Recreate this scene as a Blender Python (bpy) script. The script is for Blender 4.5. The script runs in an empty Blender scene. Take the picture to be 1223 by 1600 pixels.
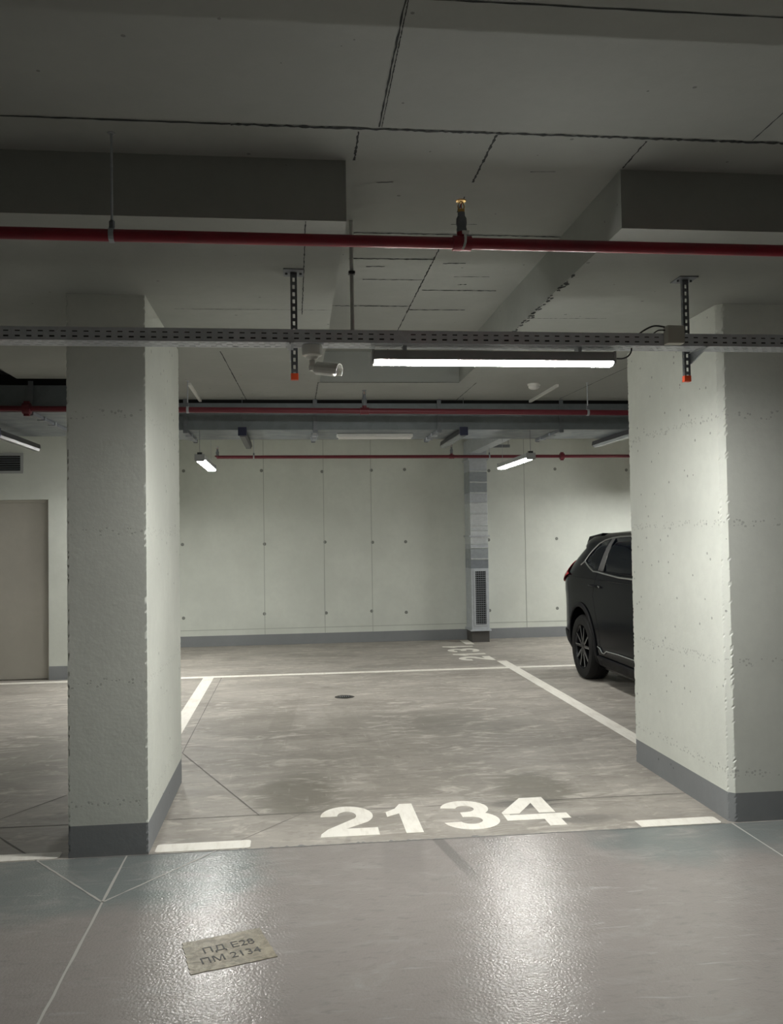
import bpy, bmesh, math, random
from mathutils import Vector, Matrix
from mathutils.geometry import tessellate_polygon
random.seed(7)
PI = math.pi
K = 1.08            # plan units to metres
C = bpy.context.scene.collection
scn = bpy.context.scene

# ---------------------------------------------------------------- camera
cam_d = bpy.data.cameras.new('camera'); cam = bpy.data.objects.new('camera', cam_d); C.objects.link(cam)
FPX = 1370.0
cam_d.sensor_fit = 'VERTICAL'; cam_d.sensor_height = 36.0; cam_d.lens = FPX / 1600.0 * 36.0
cam_d.clip_start = 0.05; cam_d.clip_end = 100
def cam_axes(p, r, y):
    cy, sy, cp, sp, cr, sr = math.cos(y), math.sin(y), math.cos(p), math.sin(p), math.cos(r), math.sin(r)
    f = Vector((sy*cp, cy*cp, sp)); rt = Vector((cy, -sy, 0)); up = rt.cross(f)
    return rt*cr + up*sr, up*cr - rt*sr, f
rt, up, fw = cam_axes(math.radians(1.712), math.radians(-.875), math.radians(6.40))
m = Matrix((rt, up, -fw)).transposed().to_4x4(); m.translation = Vector((0, 0, 1.5*K))
cam.matrix_world = m
scn.camera = cam

# ---------------------------------------------------------------- light and exposure
w = bpy.data.worlds.new('world'); scn.world = w; w.use_nodes = True
w.node_tree.nodes['Background'].inputs[0].default_value = (0.5, 0.55, 0.55, 1)
w.node_tree.nodes['Background'].inputs[1].default_value = 0.0
scn.view_settings.view_transform = 'Standard'; scn.view_settings.look = 'None'
scn.view_settings.gamma = 1; scn.view_settings.use_curve_mapping = False
scn.view_settings.exposure = 0.0
LIT = dict(near=225.0, far=118.0, row=62.0, rowleft=36.0, backleft=165.0, backright=230.0, aisle=20.0)     # emission of the lit lenses by place; all but near and far are added
LAMPCOL = (1.0, 0.995, 0.95, 1)

# ---------------------------------------------------------------- materials
def mat(name, col, rough=.6, metal=0, spec=.5, emit=None, es=0):
    m = bpy.data.materials.new(name); m.use_nodes = True
    b = m.node_tree.nodes['Principled BSDF']
    b.inputs['Base Color'].default_value = (*col, 1); b.inputs['Roughness'].default_value = rough
    b.inputs['Metallic'].default_value = metal; b.inputs['Specular IOR Level'].default_value = spec
    if emit: b.inputs['Emission Color'].default_value = emit; b.inputs['Emission Strength'].default_value = es
    return m
class NT:
    def __init__(s, m): s.t = m.node_tree; s.n = s.t.nodes; s.l = s.t.links; s.b = s.n['Principled BSDF']
    def new(s, k, **kw):
        n = s.n.new(k)
        for a, v in kw.items(): setattr(n, a, v)
        return n
    def put(s, sock, v):
        if hasattr(v, 'is_linked') or isinstance(v, bpy.types.NodeSocket): s.l.new(v, sock)
        else: sock.default_value = v
    def math(s, op, a, b=None, c=None, clamp=False):
        n = s.new('ShaderNodeMath', operation=op, use_clamp=clamp)
        s.put(n.inputs[0], a)
        if b is not None: s.put(n.inputs[1], b)
        if c is not None: s.put(n.inputs[2], c)
        return n.outputs[0]
    def noise(s, vec, scale, detail=4, rough=.55, dist=0):
        n = s.new('ShaderNodeTexNoise'); s.put(n.inputs['Vector'], vec)
        n.inputs['Scale'].default_value = scale; n.inputs['Detail'].default_value = detail
        n.inputs['Roughness'].default_value = rough; n.inputs['Distortion'].default_value = dist
        return n.outputs['Fac']
    def ramp(s, v, lo, hi, a=0., b=1.):
        n = s.new('ShaderNodeMapRange', interpolation_type='SMOOTHSTEP'); s.put(n.inputs[0], v)
        for i, x in enumerate((lo, hi, a, b)): n.inputs[i+1].default_value = x
        return n.outputs[0]
    def mix(s, f, a, b, blend='MIX'):
        n = s.new('ShaderNodeMix', data_type='RGBA', blend_type=blend)
        s.put(n.inputs[0], f)
        for i, v in ((6, a), (7, b)):
            if isinstance(v, tuple): n.inputs[i].default_value = (*v, 1)
            else: s.l.new(v, n.inputs[i])
        return n.outputs[2]
    def vor(s, vec, scale, feat='F1'):
        n = s.new('ShaderNodeTexVoronoi', feature=feat); s.put(n.inputs['Vector'], vec); n.inputs['Scale'].default_value = scale
        return n
    def pos(s): return s.new('ShaderNodeNewGeometry').outputs['Position']
    def xyz(s, v):
        n = s.new('ShaderNodeSeparateXYZ'); s.l.new(v, n.inputs[0]); return n.outputs
    def scale(s, v, sc, loc=(0, 0, 0), rot=(0, 0, 0)):
        n = s.new('ShaderNodeMapping'); s.l.new(v, n.inputs[0]); n.inputs['Scale'].default_value = sc
        n.inputs['Location'].default_value = loc; n.inputs['Rotation'].default_value = rot
        return n.outputs[0]
    def bump(s, h, strength, dist):
        n = s.new('ShaderNodeBump'); s.l.new(h, n.inputs['Height']); n.inputs['Strength'].default_value = strength
        n.inputs['Distance'].default_value = dist; return n

def painted_concrete(name, col, pits=True, rows=None, rough=.75, pit_amount=.5, bmp=1.0):
    m = mat(name, col, rough); t = NT(m); p = t.pos(); x = t.xyz(p)
    big = t.noise(p, 1.3, 5); fine = t.noise(p, 14, 6, .65)
    base = t.mix(t.ramp(big, .3, .7), tuple(c*.93 for c in col), tuple(min(1, c*1.05) for c in col))
    base = t.mix(t.ramp(fine, .35, .7, 0, .25), base, tuple(c*.86 for c in col))
    brush = t.noise(t.scale(p, (9, 9, 60)), 1.0, 3)
    h = t.math('ADD', t.math('MULTIPLY', fine, .7), t.math('MULTIPLY', brush, .06))
    if pits:
        v = t.vor(p, 26); c = t.new('ShaderNodeSeparateColor'); t.l.new(v.outputs['Color'], c.inputs[0])
        size = t.math('MULTIPLY', c.outputs[0], .27)
        spot = t.math('LESS_THAN', v.outputs['Distance'], size)
        keep = t.math('GREATER_THAN', c.outputs[1], 1-.10*pit_amount)
        rowmask = None
        if rows:
            for z in rows:
                d = t.math('ABSOLUTE', t.math('SUBTRACT', t.math('ADD', x[2], t.math('MULTIPLY', t.noise(p, 4, 2), .05)), (z+.025)*K))
                band = t.ramp(d, .010, .034, 1, 0)
                rowmask = band if rowmask is None else t.math('MAXIMUM', rowmask, band)
        pit = t.math('MULTIPLY', spot, keep)
        if rows:
            v2 = t.vor(p, 62); c2 = t.new('ShaderNodeSeparateColor'); t.l.new(v2.outputs['Color'], c2.inputs[0])
            s2 = t.math('LESS_THAN', v2.outputs['Distance'], t.math('MULTIPLY', c2.outputs[0], .55))
            k2 = t.math('MULTIPLY', t.math('GREATER_THAN', c2.outputs[1], .45), t.math('GREATER_THAN', rowmask, .5))
            pit = t.math('MAXIMUM', pit, t.math('MULTIPLY', t.math('MULTIPLY', s2, k2), .6))
        base = t.mix(t.math('MULTIPLY', pit, .7), base, tuple(c*.35 for c in col))
        h = t.math('SUBTRACT', h, t.math('MULTIPLY', pit, 2.0))
    t.l.new(base, t.b.inputs['Base Color'])
    b = t.bump(h, .5*bmp, .006); t.l.new(b.outputs[0], t.b.inputs['Normal'])
    return m

WCOL = (.70, .72, .665)
M = {}
M['wall'] = painted_concrete('painted_wall', (.645, .67, .615), pit_amount=.35, bmp=.6)
M['col'] = painted_concrete('painted_column', WCOL, rows=(.25, .82, 1.55, 2.12), pit_amount=1.0)
M['ceil'] = painted_concrete('painted_ceiling', (.37, .385, .36), pit_amount=.25, bmp=.5)
M['band'] = painted_concrete('grey_base_paint', (.235, .245, .255), pit_amount=.5)
M['seam'] = mat('dark_seam', (.045, .05, .05), .9)
M['wallseam'] = mat('wall_seam', (.40, .42, .385), .9)
M['hole'] = mat('tie_hole', (.22, .23, .21), .9)
M['door'] = painted_concrete('beige_steel_door', (.40, .38, .33), pits=True, rough=.5, pit_amount=.1, bmp=.15)
M['dark'] = mat('dark_void', (.01, .01, .01), .9)
M['black'] = mat('black_plastic', (.015, .015, .017), .45)
M['grey_plastic'] = mat('grey_plastic', (.60, .61, .58), .5)
M['cream'] = mat('beige_plastic', (.50, .50, .44), .5)
M['white'] = mat('white_plastic', (.84, .84, .80), .35)
M['housing'] = mat('lamp_housing', (.36, .37, .37), .4)
M['lens_off'] = mat('unlit_lens', (.20, .215, .22), .25)
for k_ in LIT: M['lens_'+k_] = mat('lit_lens', (.9, .9, .9), .3, emit=LAMPCOL, es=LIT[k_])
M['orange'] = mat('orange_cap', (.85, .10, .03), .4)
M['brass'] = mat('brass', (.62, .38, .14), .3, 1)
M['glassbulb'] = mat('red_bulb', (.5, .02, .02), .1)
def galv(name, col, metal=.75, rough=.42, sc=30):
    m = mat(name, col, rough, metal); t = NT(m); p = t.pos()
    v = t.vor(p, sc); c = t.new('ShaderNodeSeparateColor'); t.l.new(v.outputs['Color'], c.inputs[0])
    t.l.new(t.mix(t.ramp(c.outputs[0], 0, 1), tuple(k*.95 for k in col), tuple(k*1.04 for k in col)), t.b.inputs['Base Color'])
    t.l.new(t.ramp(t.noise(p, 6), .3, .7, rough-.08, rough+.1), t.b.inputs['Roughness'])
    return m
M['galv'] = galv('galvanised_steel', (.50, .53, .56), .45, .5)
M['galv_dark'] = galv('weathered_galvanised_steel', (.20, .215, .235), .4, .5)
M['tray'] = galv('tray_steel', (.64, .67, .71), .2, .45)
M['duct'] = galv('duct_sheet', (.20, .225, .24), .3, .5, 14)
def red_pipe():
    m = mat('red_pipe_paint', (.42, .025, .045), .38); t = NT(m); p = t.pos()
    t.l.new(t.mix(t.ramp(t.noise(p, 7), .4, .75), (.29, .016, .032), (.20, .022, .034)), t.b.inputs['Base Color'])
    return m
M['red'] = red_pipe(); M['red_dull'] = mat('dull_red_pipe_paint', (.155, .020, .032), .4)
M['carpaint'] = mat('black_car_paint', (.003, .0035, .005), .18, spec=.07)
M['glass'] = mat('dark_tinted_glass', (.002, .003, .005), .06, spec=.06)
M['cladding'] = mat('black_cladding', (.010, .010, .011), .6, spec=.12)
M['pillar'] = mat('pillar_plastic', (.05, .05, .05), .35)
M['chrome'] = mat('satin_chrome', (.62, .64, .66), .22, 1)
M['tyre'] = mat('tyre_rubber', (.009, .009, .009), .75, spec=.25)
M['rim'] = mat('dark_alloy', (.035, .036, .04), .22, .8)
M['rim_face'] = mat('machined_alloy', (.45, .46, .48), .25, 1)
M['tail'] = mat('red_tail_lamp', (.45, .01, .02), .12)

def white_paint():
    m = mat('white_floor_paint', (.72, .69, .63), .55); t = NT(m); p = t.pos()
    a = t.noise(t.scale(p, (30, 5, 1)), 1.0, 5, .7); b = t.noise(p, 3, 5, .6)
    c = t.mix(t.ramp(a, .45, .72, 0, .5), (.90, .87, .80), (.68, .63, .55))
    c = t.mix(t.ramp(b, .5, .75, 0, .5), c, (.62, .57, .49))
    t.l.new(c, t.b.inputs['Base Color']); return m
M['paint'] = white_paint()

def bay_floor():
    m = mat('bare_concrete_floor', (.35, .33, .30), .6); t = NT(m); p = t.pos(); x = t.xyz(p)
    A, B, D = (.405, .375, .335), (.275, .252, .222), (.53, .495, .445)
    n1 = t.noise(t.scale(p, (.9, 2.2, 1)), 1.0, 6, .6, .6)
    n2 = t.noise(t.scale(p, (1.6, 4.5, 1), rot=(0, 0, .12)), 1.6, 7, .65, 1.2)
    n3 = t.noise(p, 9, 6, .7)
    c = t.mix(t.ramp(n1, .32, .68), B, A)
    c = t.mix(t.ramp(n2, .50, .66, 0, .85), c, D)
    n4 = t.noise(t.scale(p, (5, 13, 1), rot=(0, 0, -.2)), 1.0, 6, .7, 1.5)
    c = t.mix(t.ramp(n4, .52, .68, 0, .5), c, (.20, .18, .155))
    c = t.mix(t.ramp(n4, .30, .46, .5, 0), c, (.56, .52, .46))
    c = t.mix(t.ramp(n3, .5, .75, 0, .35), c, B)
    # greasy patches left where cars stand: x, y, radius x, radius y, strength
    for (sx, sy, rx, ry, st, col) in ((.0, 5.25, .30, .45, .75, (.13, .118, .09)), (1.42, 5.15, .28, .45, .7, (.13, .118, .09)),
            (-.25, 7.3, .35, .8, .35, (.17, .155, .13)), (1.35, 6.9, .6, .45, .35, (.16, .15, .13)), (.9, 7.2, .7, .5, .3, (.18, .17, .15)),
            (1.28, 4.85, .22, .10, .7, (.07, .065, .06)), (1.5, 4.55, .25, .08, .5, (.1, .095, .09)), (.3, 6.2, 1.0, 1.4, .22, (.17, .15, .12)), (-1.9, 6.2, .5, 1.2, .5, (.15, .14, .12))):
        dx = t.math('DIVIDE', t.math('SUBTRACT', x[0], sx*K), rx*K); dy = t.math('DIVIDE', t.math('SUBTRACT', x[1], sy*K), ry*K)
        d = t.math('SQRT', t.math('ADD', t.math('MULTIPLY', dx, dx), t.math('MULTIPLY', dy, dy)))
        d = t.math('ADD', d, t.math('MULTIPLY', t.math('SUBTRACT', n2, .5), 1.6))
        c = t.mix(t.math('MULTIPLY', t.ramp(d, .45, 1.15, 1, 0), st), c, col)
    # tyre tread tracks
    for (tx, y0, y1, wd, st, ang) in ((1.05, 3.9, 6.2, .11, .40, .04), (.02, 4.5, 6.6, .16, .35, -.05), (1.75, 4.4, 7.6, .10, .25, -.12), (-.25, 6.0, 8.9, .10, .3, -.06), (.62, 5.0, 8.6, .12, .2, .10)):
        px = t.math('ADD', x[0], t.math('MULTIPLY', t.math('SUBTRACT', x[1], 5.0*K), ang))
        d = t.math('ABSOLUTE', t.math('SUBTRACT', px, tx*K))
        band = t.ramp(d, wd*K*.8, wd*K, 1, 0)
        band = t.math('MULTIPLY', band, t.math('MULTIPLY', t.ramp(x[1], y0*K, (y0+.5)*K), t.ramp(x[1], (y1-.8)*K, y1*K, 1, 0)))
        tread = t.math('SINE', t.math('ADD', t.math('MULTIPLY', x[1], 190), t.math('MULTIPLY', d, 60)))
        band = t.math('MULTIPLY', band, t.ramp(tread, -.5, .6, .35, 1))
        band = t.math('MULTIPLY', band, t.ramp(n1, .35, .6, .3, 1))
        c = t.mix(t.math('MULTIPLY', band, st), c, (.15, .135, .11))
    # sweeping arcs left by turning tyres and the scrubbing machine
    for (ax_, ay_, sc_, st_, cc) in ((-.9, 4.2, 7.0, .22, (.56, .53, .47)), (2.6, 3.6, 6.0, .22, (.18, .165, .14)), (.6, 9.5, 5.0, .2, (.19, .175, .15))):
        dx = t.math('SUBTRACT', x[0], ax_*K); dy = t.math('SUBTRACT', x[1], ay_*K)
        d = t.math('SQRT', t.math('ADD', t.math('MULTIPLY', dx, dx), t.math('MULTIPLY', dy, dy)))
        d = t.math('ADD', d, t.math('MULTIPLY', n1, .5))
        wv = t.noise(t.new('ShaderNodeCombineXYZ').outputs[0], 1) if False else t.math('SINE', t.math('MULTIPLY', d, sc_*9))
        wv2 = t.math('SINE', t.math('MULTIPLY', d, sc_*3.3))
        f_ = t.math('MULTIPLY', t.ramp(wv, .1, .9), t.ramp(wv2, -.2, .8))
        f_ = t.math('MULTIPLY', f_, t.ramp(n2, .48, .66))
        c = t.mix(t.math('MULTIPLY', f_, st_*2), c, cc)
    # small dried white drips
    v = t.vor(t.scale(p, (5, 9, 1)), 1.0); cs = t.new('ShaderNodeSeparateColor'); t.l.new(v.outputs['Color'], cs.inputs[0])
    dr_ = t.math('MULTIPLY', t.math('LESS_THAN', t.math('ADD', v.outputs['Distance'], t.math('MULTIPLY', n3, .1)), .14), t.math('GREATER_THAN', cs.outputs[0], .93))
    c = t.mix(t.math('MULTIPLY', dr_, .5), c, (.62, .59, .53))
    # pale scuffs from scrubbing
    sc = t.noise(t.scale(p, (26, 2.2, 1), rot=(0, 0, .25)), 1.0, 3, .6, .5)
    c = t.mix(t.math('MULTIPLY', t.ramp(sc, .60, .78), t.ramp(n1, .42, .62, 0, .45)), c, (.58, .55, .50))
    t.l.new(c, t.b.inputs['Base Color'])
    t.l.new(t.ramp(n2, .3, .7, .5, .68), t.b.inputs['Roughness'])
    b = t.bump(n3, .25, .003); t.l.new(b.outputs[0], t.b.inputs['Normal'])
    return m
M['bay'] = bay_floor()

def aisle_floor():
    m = mat('glossy_aisle_coating', (.27, .28, .28), .3); t = NT(m); p = t.pos(); x = t.xyz(p)
    n1 = t.noise(p, .9, 5, .6, .4); n2 = t.noise(t.scale(p, (3, 7, 1), rot=(0, 0, .5)), 1.0, 6, .7, .8)
    green, pink = (.210, .232, .228), (.300, .276, .262)
    # driven-over middle of the aisle is rubbed pinkish grey, the coating stays bluish by the columns
    g = t.math('SUBTRACT', t.ramp(x[1], 3.2*K, 4.2*K, 0, .9), t.ramp(x[0], -.5*K, .1*K, 0, .75))
    g = t.math('ADD', g, t.ramp(x[0], 1.2*K, 1.9*K, 0, .55))
    g = t.math('ADD', g, t.math('MULTIPLY', t.math('SUBTRACT', n1, .5), 1.6))
    c = t.mix(t.ramp(g, .2, .7), pink, green)
    c = t.mix(t.ramp(n2, .47, .74, 0, .5), c, (.37, .358, .34))
    n5 = t.noise(t.scale(p, (14, 40, 1), rot=(0, 0, -.35)), 1.0, 4, .65, .6)
    c = t.mix(t.ramp(n5, .52, .74, 0, .35), c, (.18, .175, .17))
    c = t.mix(t.ramp(t.noise(p, 5, 6, .7), .55, .8, 0, .4), c, (.20, .195, .19))
    sc = t.noise(t.scale(p, (3, 30, 1), rot=(0, 0, .75)), 1.0, 3, .6, .6)
    c = t.mix(t.math('MULTIPLY', t.ramp(sc, .62, .75), t.ramp(n1, .42, .58, 0, .7)), c, (.46, .45, .43))
    # tyre marks heading into the bay
    for (tx, wd, ang, st) in ((.72, .035, .16, .6), (.98, .09, .03, .25), (.5, .12, -.1, .2)):
        px = t.math('ADD', x[0], t.math('MULTIPLY', t.math('SUBTRACT', x[1], 4.2*K), ang))
        d = t.math('ABSOLUTE', t.math('SUBTRACT', px, tx*K))
        band = t.math('MULTIPLY', t.ramp(d, wd*K*.6, wd*K, 1, 0), t.ramp(x[1], 3.7*K, 4.1*K))
        c = t.mix(t.math('MULTIPLY', band, st), c, (.17, .16, .155))
    t.l.new(c, t.b.inputs['Base Color'])
    t.l.new(t.ramp(n2, .3, .75, .15, .25), t.b.inputs['Roughness'])
    t.b.inputs['Specular IOR Level'].default_value = .42
    h = t.math('ADD', t.noise(p, 85, 2, .5), t.math('MULTIPLY', t.noise(p, 9, 3), .4))
    b = t.bump(h, .27, .006); t.l.new(b.outputs[0], t.b.inputs['Normal'])
    return m
M['aisle'] = aisle_floor()
M['aisle_joint'] = mat('pale_joint_filler', (.46, .45, .42), .6)
M['bay_joint'] = mat('dark_saw_cut', (.16, .15, .14), .8)
def label_mat():
    m = mat('worn_tape', (.33, .29, .21), .35); t = NT(m); p = t.pos()
    n = t.noise(p, 22, 6, .7, .8); n2 = t.noise(p, 60, 4)
    c = t.mix(t.ramp(n, .38, .66), (.15, .13, .09), (.31, .27, .19)); c = t.mix(t.ramp(n2, .5, .8, 0, .5), c, (.42, .37, .27))
    t.l.new(c, t.b.inputs['Base Color'])
    b = t.bump(n, .4, .004); t.l.new(b.outputs[0], t.b.inputs['Normal']); return m
M['tape'] = label_mat()
M['ink'] = mat('grey_ink', (.05, .05, .05), .5)

# ---------------------------------------------------------------- object helpers
def tag(o, label=None, cat=None, group=None, kind=None):
    for k, v in (('label', label), ('category', cat), ('group', group), ('kind', kind)):
        if v: o[k] = v
    return o
def empty(name, loc, label, cat, group=None, kind=None):
    o = bpy.data.objects.new(name, None); C.objects.link(o); o.location = Vector(loc)*K; o.empty_display_size = .1
    bpy.context.view_layer.update()
    return tag(o, label, cat, group, kind)
def wloc(o):
    v = o.location.copy()
    while o.parent: o = o.parent; v += o.location
    return v
class MB:
    def __init__(s): s.v = []; s.f = []; s.mi = []; s.sm = []
    def add(s, vs, fs, mi=0, smooth=False):
        b = len(s.v); s.v += [Vector(v) for v in vs]
        for f in fs: s.f.append([b+i for i in f]); s.mi.append(mi); s.sm.append(smooth)
    def box(s, x0, x1, y0, y1, z0, z1, mi=0):
        s.add([(x0,y0,z0),(x1,y0,z0),(x1,y1,z0),(x0,y1,z0),(x0,y0,z1),(x1,y0,z1),(x1,y1,z1),(x0,y1,z1)],
              [(0,3,2,1),(4,5,6,7),(0,1,5,4),(1,2,6,5),(2,3,7,6),(3,0,4,7)], mi)
    def prism(s, pts, z0, z1, mi=0, axis='z'):
        n = len(pts)
        def P(a, b, c): return {'z': (a, b, c), 'y': (a, c, b), 'x': (c, a, b)}[axis]
        vs = [P(a, b, z0) for a, b in pts] + [P(a, b, z1) for a, b in pts]
        s.add(vs, [tuple(range(n))[::-1], tuple(range(n, 2*n))] + [(i, (i+1) % n, n+(i+1) % n, n+i) for i in range(n)], mi)
    def tube(s, path, r, n=12, mi=0, cap=True):
        path = [Vector(p) for p in path]; rings = []
        for i, p in enumerate(path):
            d = (path[min(i+1, len(path)-1)] - path[max(i-1, 0)]).normalized()
            a = d.cross(Vector((0, 0, 1)) if abs(d.z) < .9 else Vector((1, 0, 0))).normalized(); b = d.cross(a)
            rr = r[i] if isinstance(r, (list, tuple)) else r
            rings.append([p + a*rr*math.cos(2*PI*k/n) + b*rr*math.sin(2*PI*k/n) for k in range(n)])
        vs = [v for R in rings for v in R]; fs = []
        for i in range(len(path)-1):
            for k in range(n): fs.append((i*n+k, i*n+(k+1) % n, (i+1)*n+(k+1) % n, (i+1)*n+k))
        s.add(vs, fs, mi, True)
        if cap: s.add(rings[0], [tuple(range(n))], mi); s.add(rings[-1], [tuple(range(n))[::-1]], mi)
    def lathe(s, prof, c, axis='z', n=24, mi=0, smooth=True):
        vs = []
        for r, h in prof:
            for k in range(n):
                a, b = r*math.cos(2*PI*k/n), r*math.sin(2*PI*k/n)
                vs.append(Vector(c) + Vector({'z': (a, b, h), 'x': (h, a, b), 'y': (a, h, b)}[axis]))
        s.add(vs, [(i*n+k, i*n+(k+1) % n, (i+1)*n+(k+1) % n, (i+1)*n+k) for i in range(len(prof)-1) for k in range(n)], mi, smooth)
    def strip(s, a, b, wd, z, mi=0, jit=0, n=1, up=1):
        a = Vector((*a, z)); b = Vector((*b, z)); d = (b-a).normalized(); q = Vector((-d.y, d.x, 0))
        n = max(n, 1); L = []; R = []
        for i in range(n+1):
            p = a.lerp(b, i/n); w1 = wd/2*(1+random.uniform(-jit, jit)); w2 = wd/2*(1+random.uniform(-jit, jit))
            L.append(p+q*w1); R.append(p-q*w2)
        fs = [((i, n+1+i, n+2+i, i+1) if up > 0 else (i, i+1, n+2+i, n+1+i)) for i in range(n)]
        s.add(L+R, fs, mi)
    def perf(s, o, u, v, L, rows, period, slot, height, mi=0, phase=0):
        """sheet with rows of slots: rows = [(v0, v1, shift)]"""
        o, u, v = Vector(o), Vector(u).normalized(), Vector(v).normalized()
        cuts = [0.0]
        for v0, v1, sh in rows: cuts += [v0, v1]
        cuts.append(height)
        def q(a0, a1, b0, b1):
            s.add([o+u*a0+v*b0, o+u*a1+v*b0, o+u*a1+v*b1, o+u*a0+v*b1], [(0, 1, 2, 3)], mi)
        for i in range(0, len(cuts)-1):
            b0, b1 = cuts[i], cuts[i+1]
            if b1-b0 < 1e-6: continue
            if i % 2 == 0: q(0, L, b0, b1)
            else:
                sh = rows[(i-1)//2][2]; a = 0; x = sh
                while x + slot < L:
                    if x > a: q(a, x, b0, b1)
                    a = x+slot; x += period
                q(a, L, b0, b1)
    def build(s, name, mats, parent=None, sharp=40, bevel=0, solid=0, origin=None):
        mats = mats if isinstance(mats, (list, tuple)) else [mats]
        xs = [v.x for v in s.v]; ys = [v.y for v in s.v]; zs = [v.z for v in s.v]
        og = Vector(origin) if origin else Vector(((min(xs)+max(xs))/2, (min(ys)+max(ys))/2, min(zs)))
        me = bpy.data.meshes.new(name)
        me.from_pydata([(v-og)*K for v in s.v], [], s.f)
        for mm in mats: me.materials.append(mm)
        for p, i, q in zip(me.polygons, s.mi, s.sm): p.material_index = i; p.use_smooth = q
        me.update()
        if any(s.sm): me.set_sharp_from_angle(angle=math.radians(sharp))
        o = bpy.data.objects.new(name, me); C.objects.link(o)
        if parent: o.parent = parent; o.location = og*K - wloc(parent)
        else: o.location = og*K
        if solid:
            md = o.modifiers.new('sheet', 'SOLIDIFY'); md.thickness = solid*K; md.offset = 0
        if bevel:
            md = o.modifiers.new('bevel', 'BEVEL'); md.width = bevel*K; md.segments = 2; md.limit_method = 'ANGLE'
        return o
def copy_tree(o, off, parent=None, root=True):
    c = o.copy(); C.objects.link(c)
    if root: c.location = o.location + Vector(off)*K
    if parent: c.parent = parent
    for ch in list(o.children): copy_tree(ch, off, c, False)
    return c
def struct(o): o['kind'] = 'structure'; return o

# ================================================================ SETTING
XL, XR, YB, YF = -6.0, 9.0, -5.0, 12.73
YW = 10.03; XRET = -2.0
ZC, ZS = 2.71, 2.945; YE = 4.36
BAND = .150

# floor: bays in bare concrete, aisle in coating; joints drawn as filled saw cuts
f = MB()
f.add([(XL, YE, 0), (XR, YE, 0), (XR, YF+.2, 0), (XL, YF+.2, 0)], [(0, 1, 2, 3)], 0)
f.add([(XL, YB, 0), (XR, YB, 0), (XR, YE, 0), (XL, YE, 0)], [(0, 1, 2, 3)], 1)
f.add([(XL, YB, -.2), (XR, YB, -.2), (XR, YF+.2, -.2), (XL, YF+.2, -.2), (XL, YB, 0), (XR, YB, 0), (XR, YF+.2, 0), (XL, YF+.2, 0)],
      [(0, 3, 2, 1), (0, 1, 5, 4), (1, 2, 6, 5), (2, 3, 7, 6), (3, 0, 4, 7)], 0)
ZJ = .0012
for cx in (-.81, 2.235):       # coated aisle: pale joints
    f.strip((cx, -4), (cx, YE), .010, ZJ, 3, .35, 90)
    if cx < 0: f.strip((cx, 3.818), (cx-.415, YE), .009, ZJ, 3, .35, 18)
    if cx < 0: f.strip((cx, 3.818), (cx+.42, YE), .008, ZJ, 3, .5, 18)
f.strip((-1.225, YE), (-1.62, 4.87), .008, ZJ, 2, .3, 10)
f.strip((-.39, YE), (.05, 4.9), .004, ZJ, 2, .5, 10)
f.strip((-.80, 6.39), (-.203, 4.88), .008, ZJ, 2, .3, 30)
f.strip((-.80, 6.39), (-.80, 9.8), .006, ZJ, 2, .4, 30)
f.strip((-3.3, 4.9), (-1.08, 4.885), .008, ZJ, 2, .3, 30); f.strip((-.71, 4.885), (2.235, 4.9), .007, ZJ, 2, .4, 60)
f.strip((-1.36, 5.45), (-1.9, 4.55), .008, ZJ, 2, .3, 20)
# ragged edge of the coating against the bare concrete
e = []; N = 260
for i in range(N+1):
    x = -1.05 + 3.25*i/N
    if -1.09 < x < -.70: dy = .002
    else: dy = random.choice((.002, .003, .004, .004, .006, .010, .022 if -.3 < x < .9 else .006)) 
    e.append((x, dy))
for (xa, da), (xb, db) in zip(e, e[1:]):
    f.add([(xa, YE-.003, ZJ), (xb, YE-.003, ZJ), (xb, YE+db, ZJ), (xa, YE+da, ZJ)], [(0, 1, 2, 3)], 4)
struct(f.build('floor', [M['bay'], M['aisle'], M['bay_joint'], M['aisle_joint'], mat('coating_edge', (.20, .20, .195), .6)], origin=(0, 0, 0)))

# ceiling: slab with lower flat bands over the columns
c = MB()
xs = [XL, -5.3, -3.1, -2.0, -1.3, .215, 1.303, 3.53, 4.62, XR]
ys = [YB, 3.305, 6.65, 6.72, 7.6, YF+.2]
def hgt(i, j):
    x = (xs[i]+xs[i+1])/2; y = (ys[j]+ys[j+1])/2
    if y < 3.3 or y > 7.6: return ZS
    if y < 6.65: return ZC if (-5.3 < x < -3.1 or -2.0 < x < .215 or 1.303 < x < 3.53 or x > 4.62) else ZS
    if y < 6.72: return ZC if (-1.3 < x < .215 or 1.303 < x) else ZS
    return ZC if x > -1.3 else ZS
nx, ny = len(xs)-1, len(ys)-1
for i in range(nx):
    for j in range(ny):
        z = hgt(i, j); x0, x1, y0, y1 = xs[i], xs[i+1], ys[j], ys[j+1]
        c.add([(x0, y0, z), (x0, y1, z), (x1, y1, z), (x1, y0, z)], [(0, 1, 2, 3)], 0)
        if i+1 < nx and hgt(i+1, j) != z:
            z2 = hgt(i+1, j); c.add([(x1, y0, z), (x1, y1, z), (x1, y1, z2), (x1, y0, z2)], [(0, 1, 2, 3)], 0)
        if j+1 < ny and hgt(i, j+1) != z:
            z2 = hgt(i, j+1); c.add([(x0, y1, z), (x1, y1, z), (x1, y1, z2), (x0, y1, z2)], [(0, 1, 2, 3)], 0)
c.add([(XL, YB, 3.15), (XR, YB, 3.15), (XR, YF+.2, 3.15), (XL, YF+.2, 3.15), (XL, YB, ZS), (XR, YB, ZS), (XR, YF+.2, ZS), (XL, YF+.2, ZS)],
      [(0, 1, 2, 3), (0, 1, 5, 4), (1, 2, 6, 5), (2, 3, 7, 6), (3, 0, 4, 7)], 0)
def seam(a, b, wd, z, n=60, jit=.7): c.strip(a, b, wd, z-.0015, 1, jit, n, -1)
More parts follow.
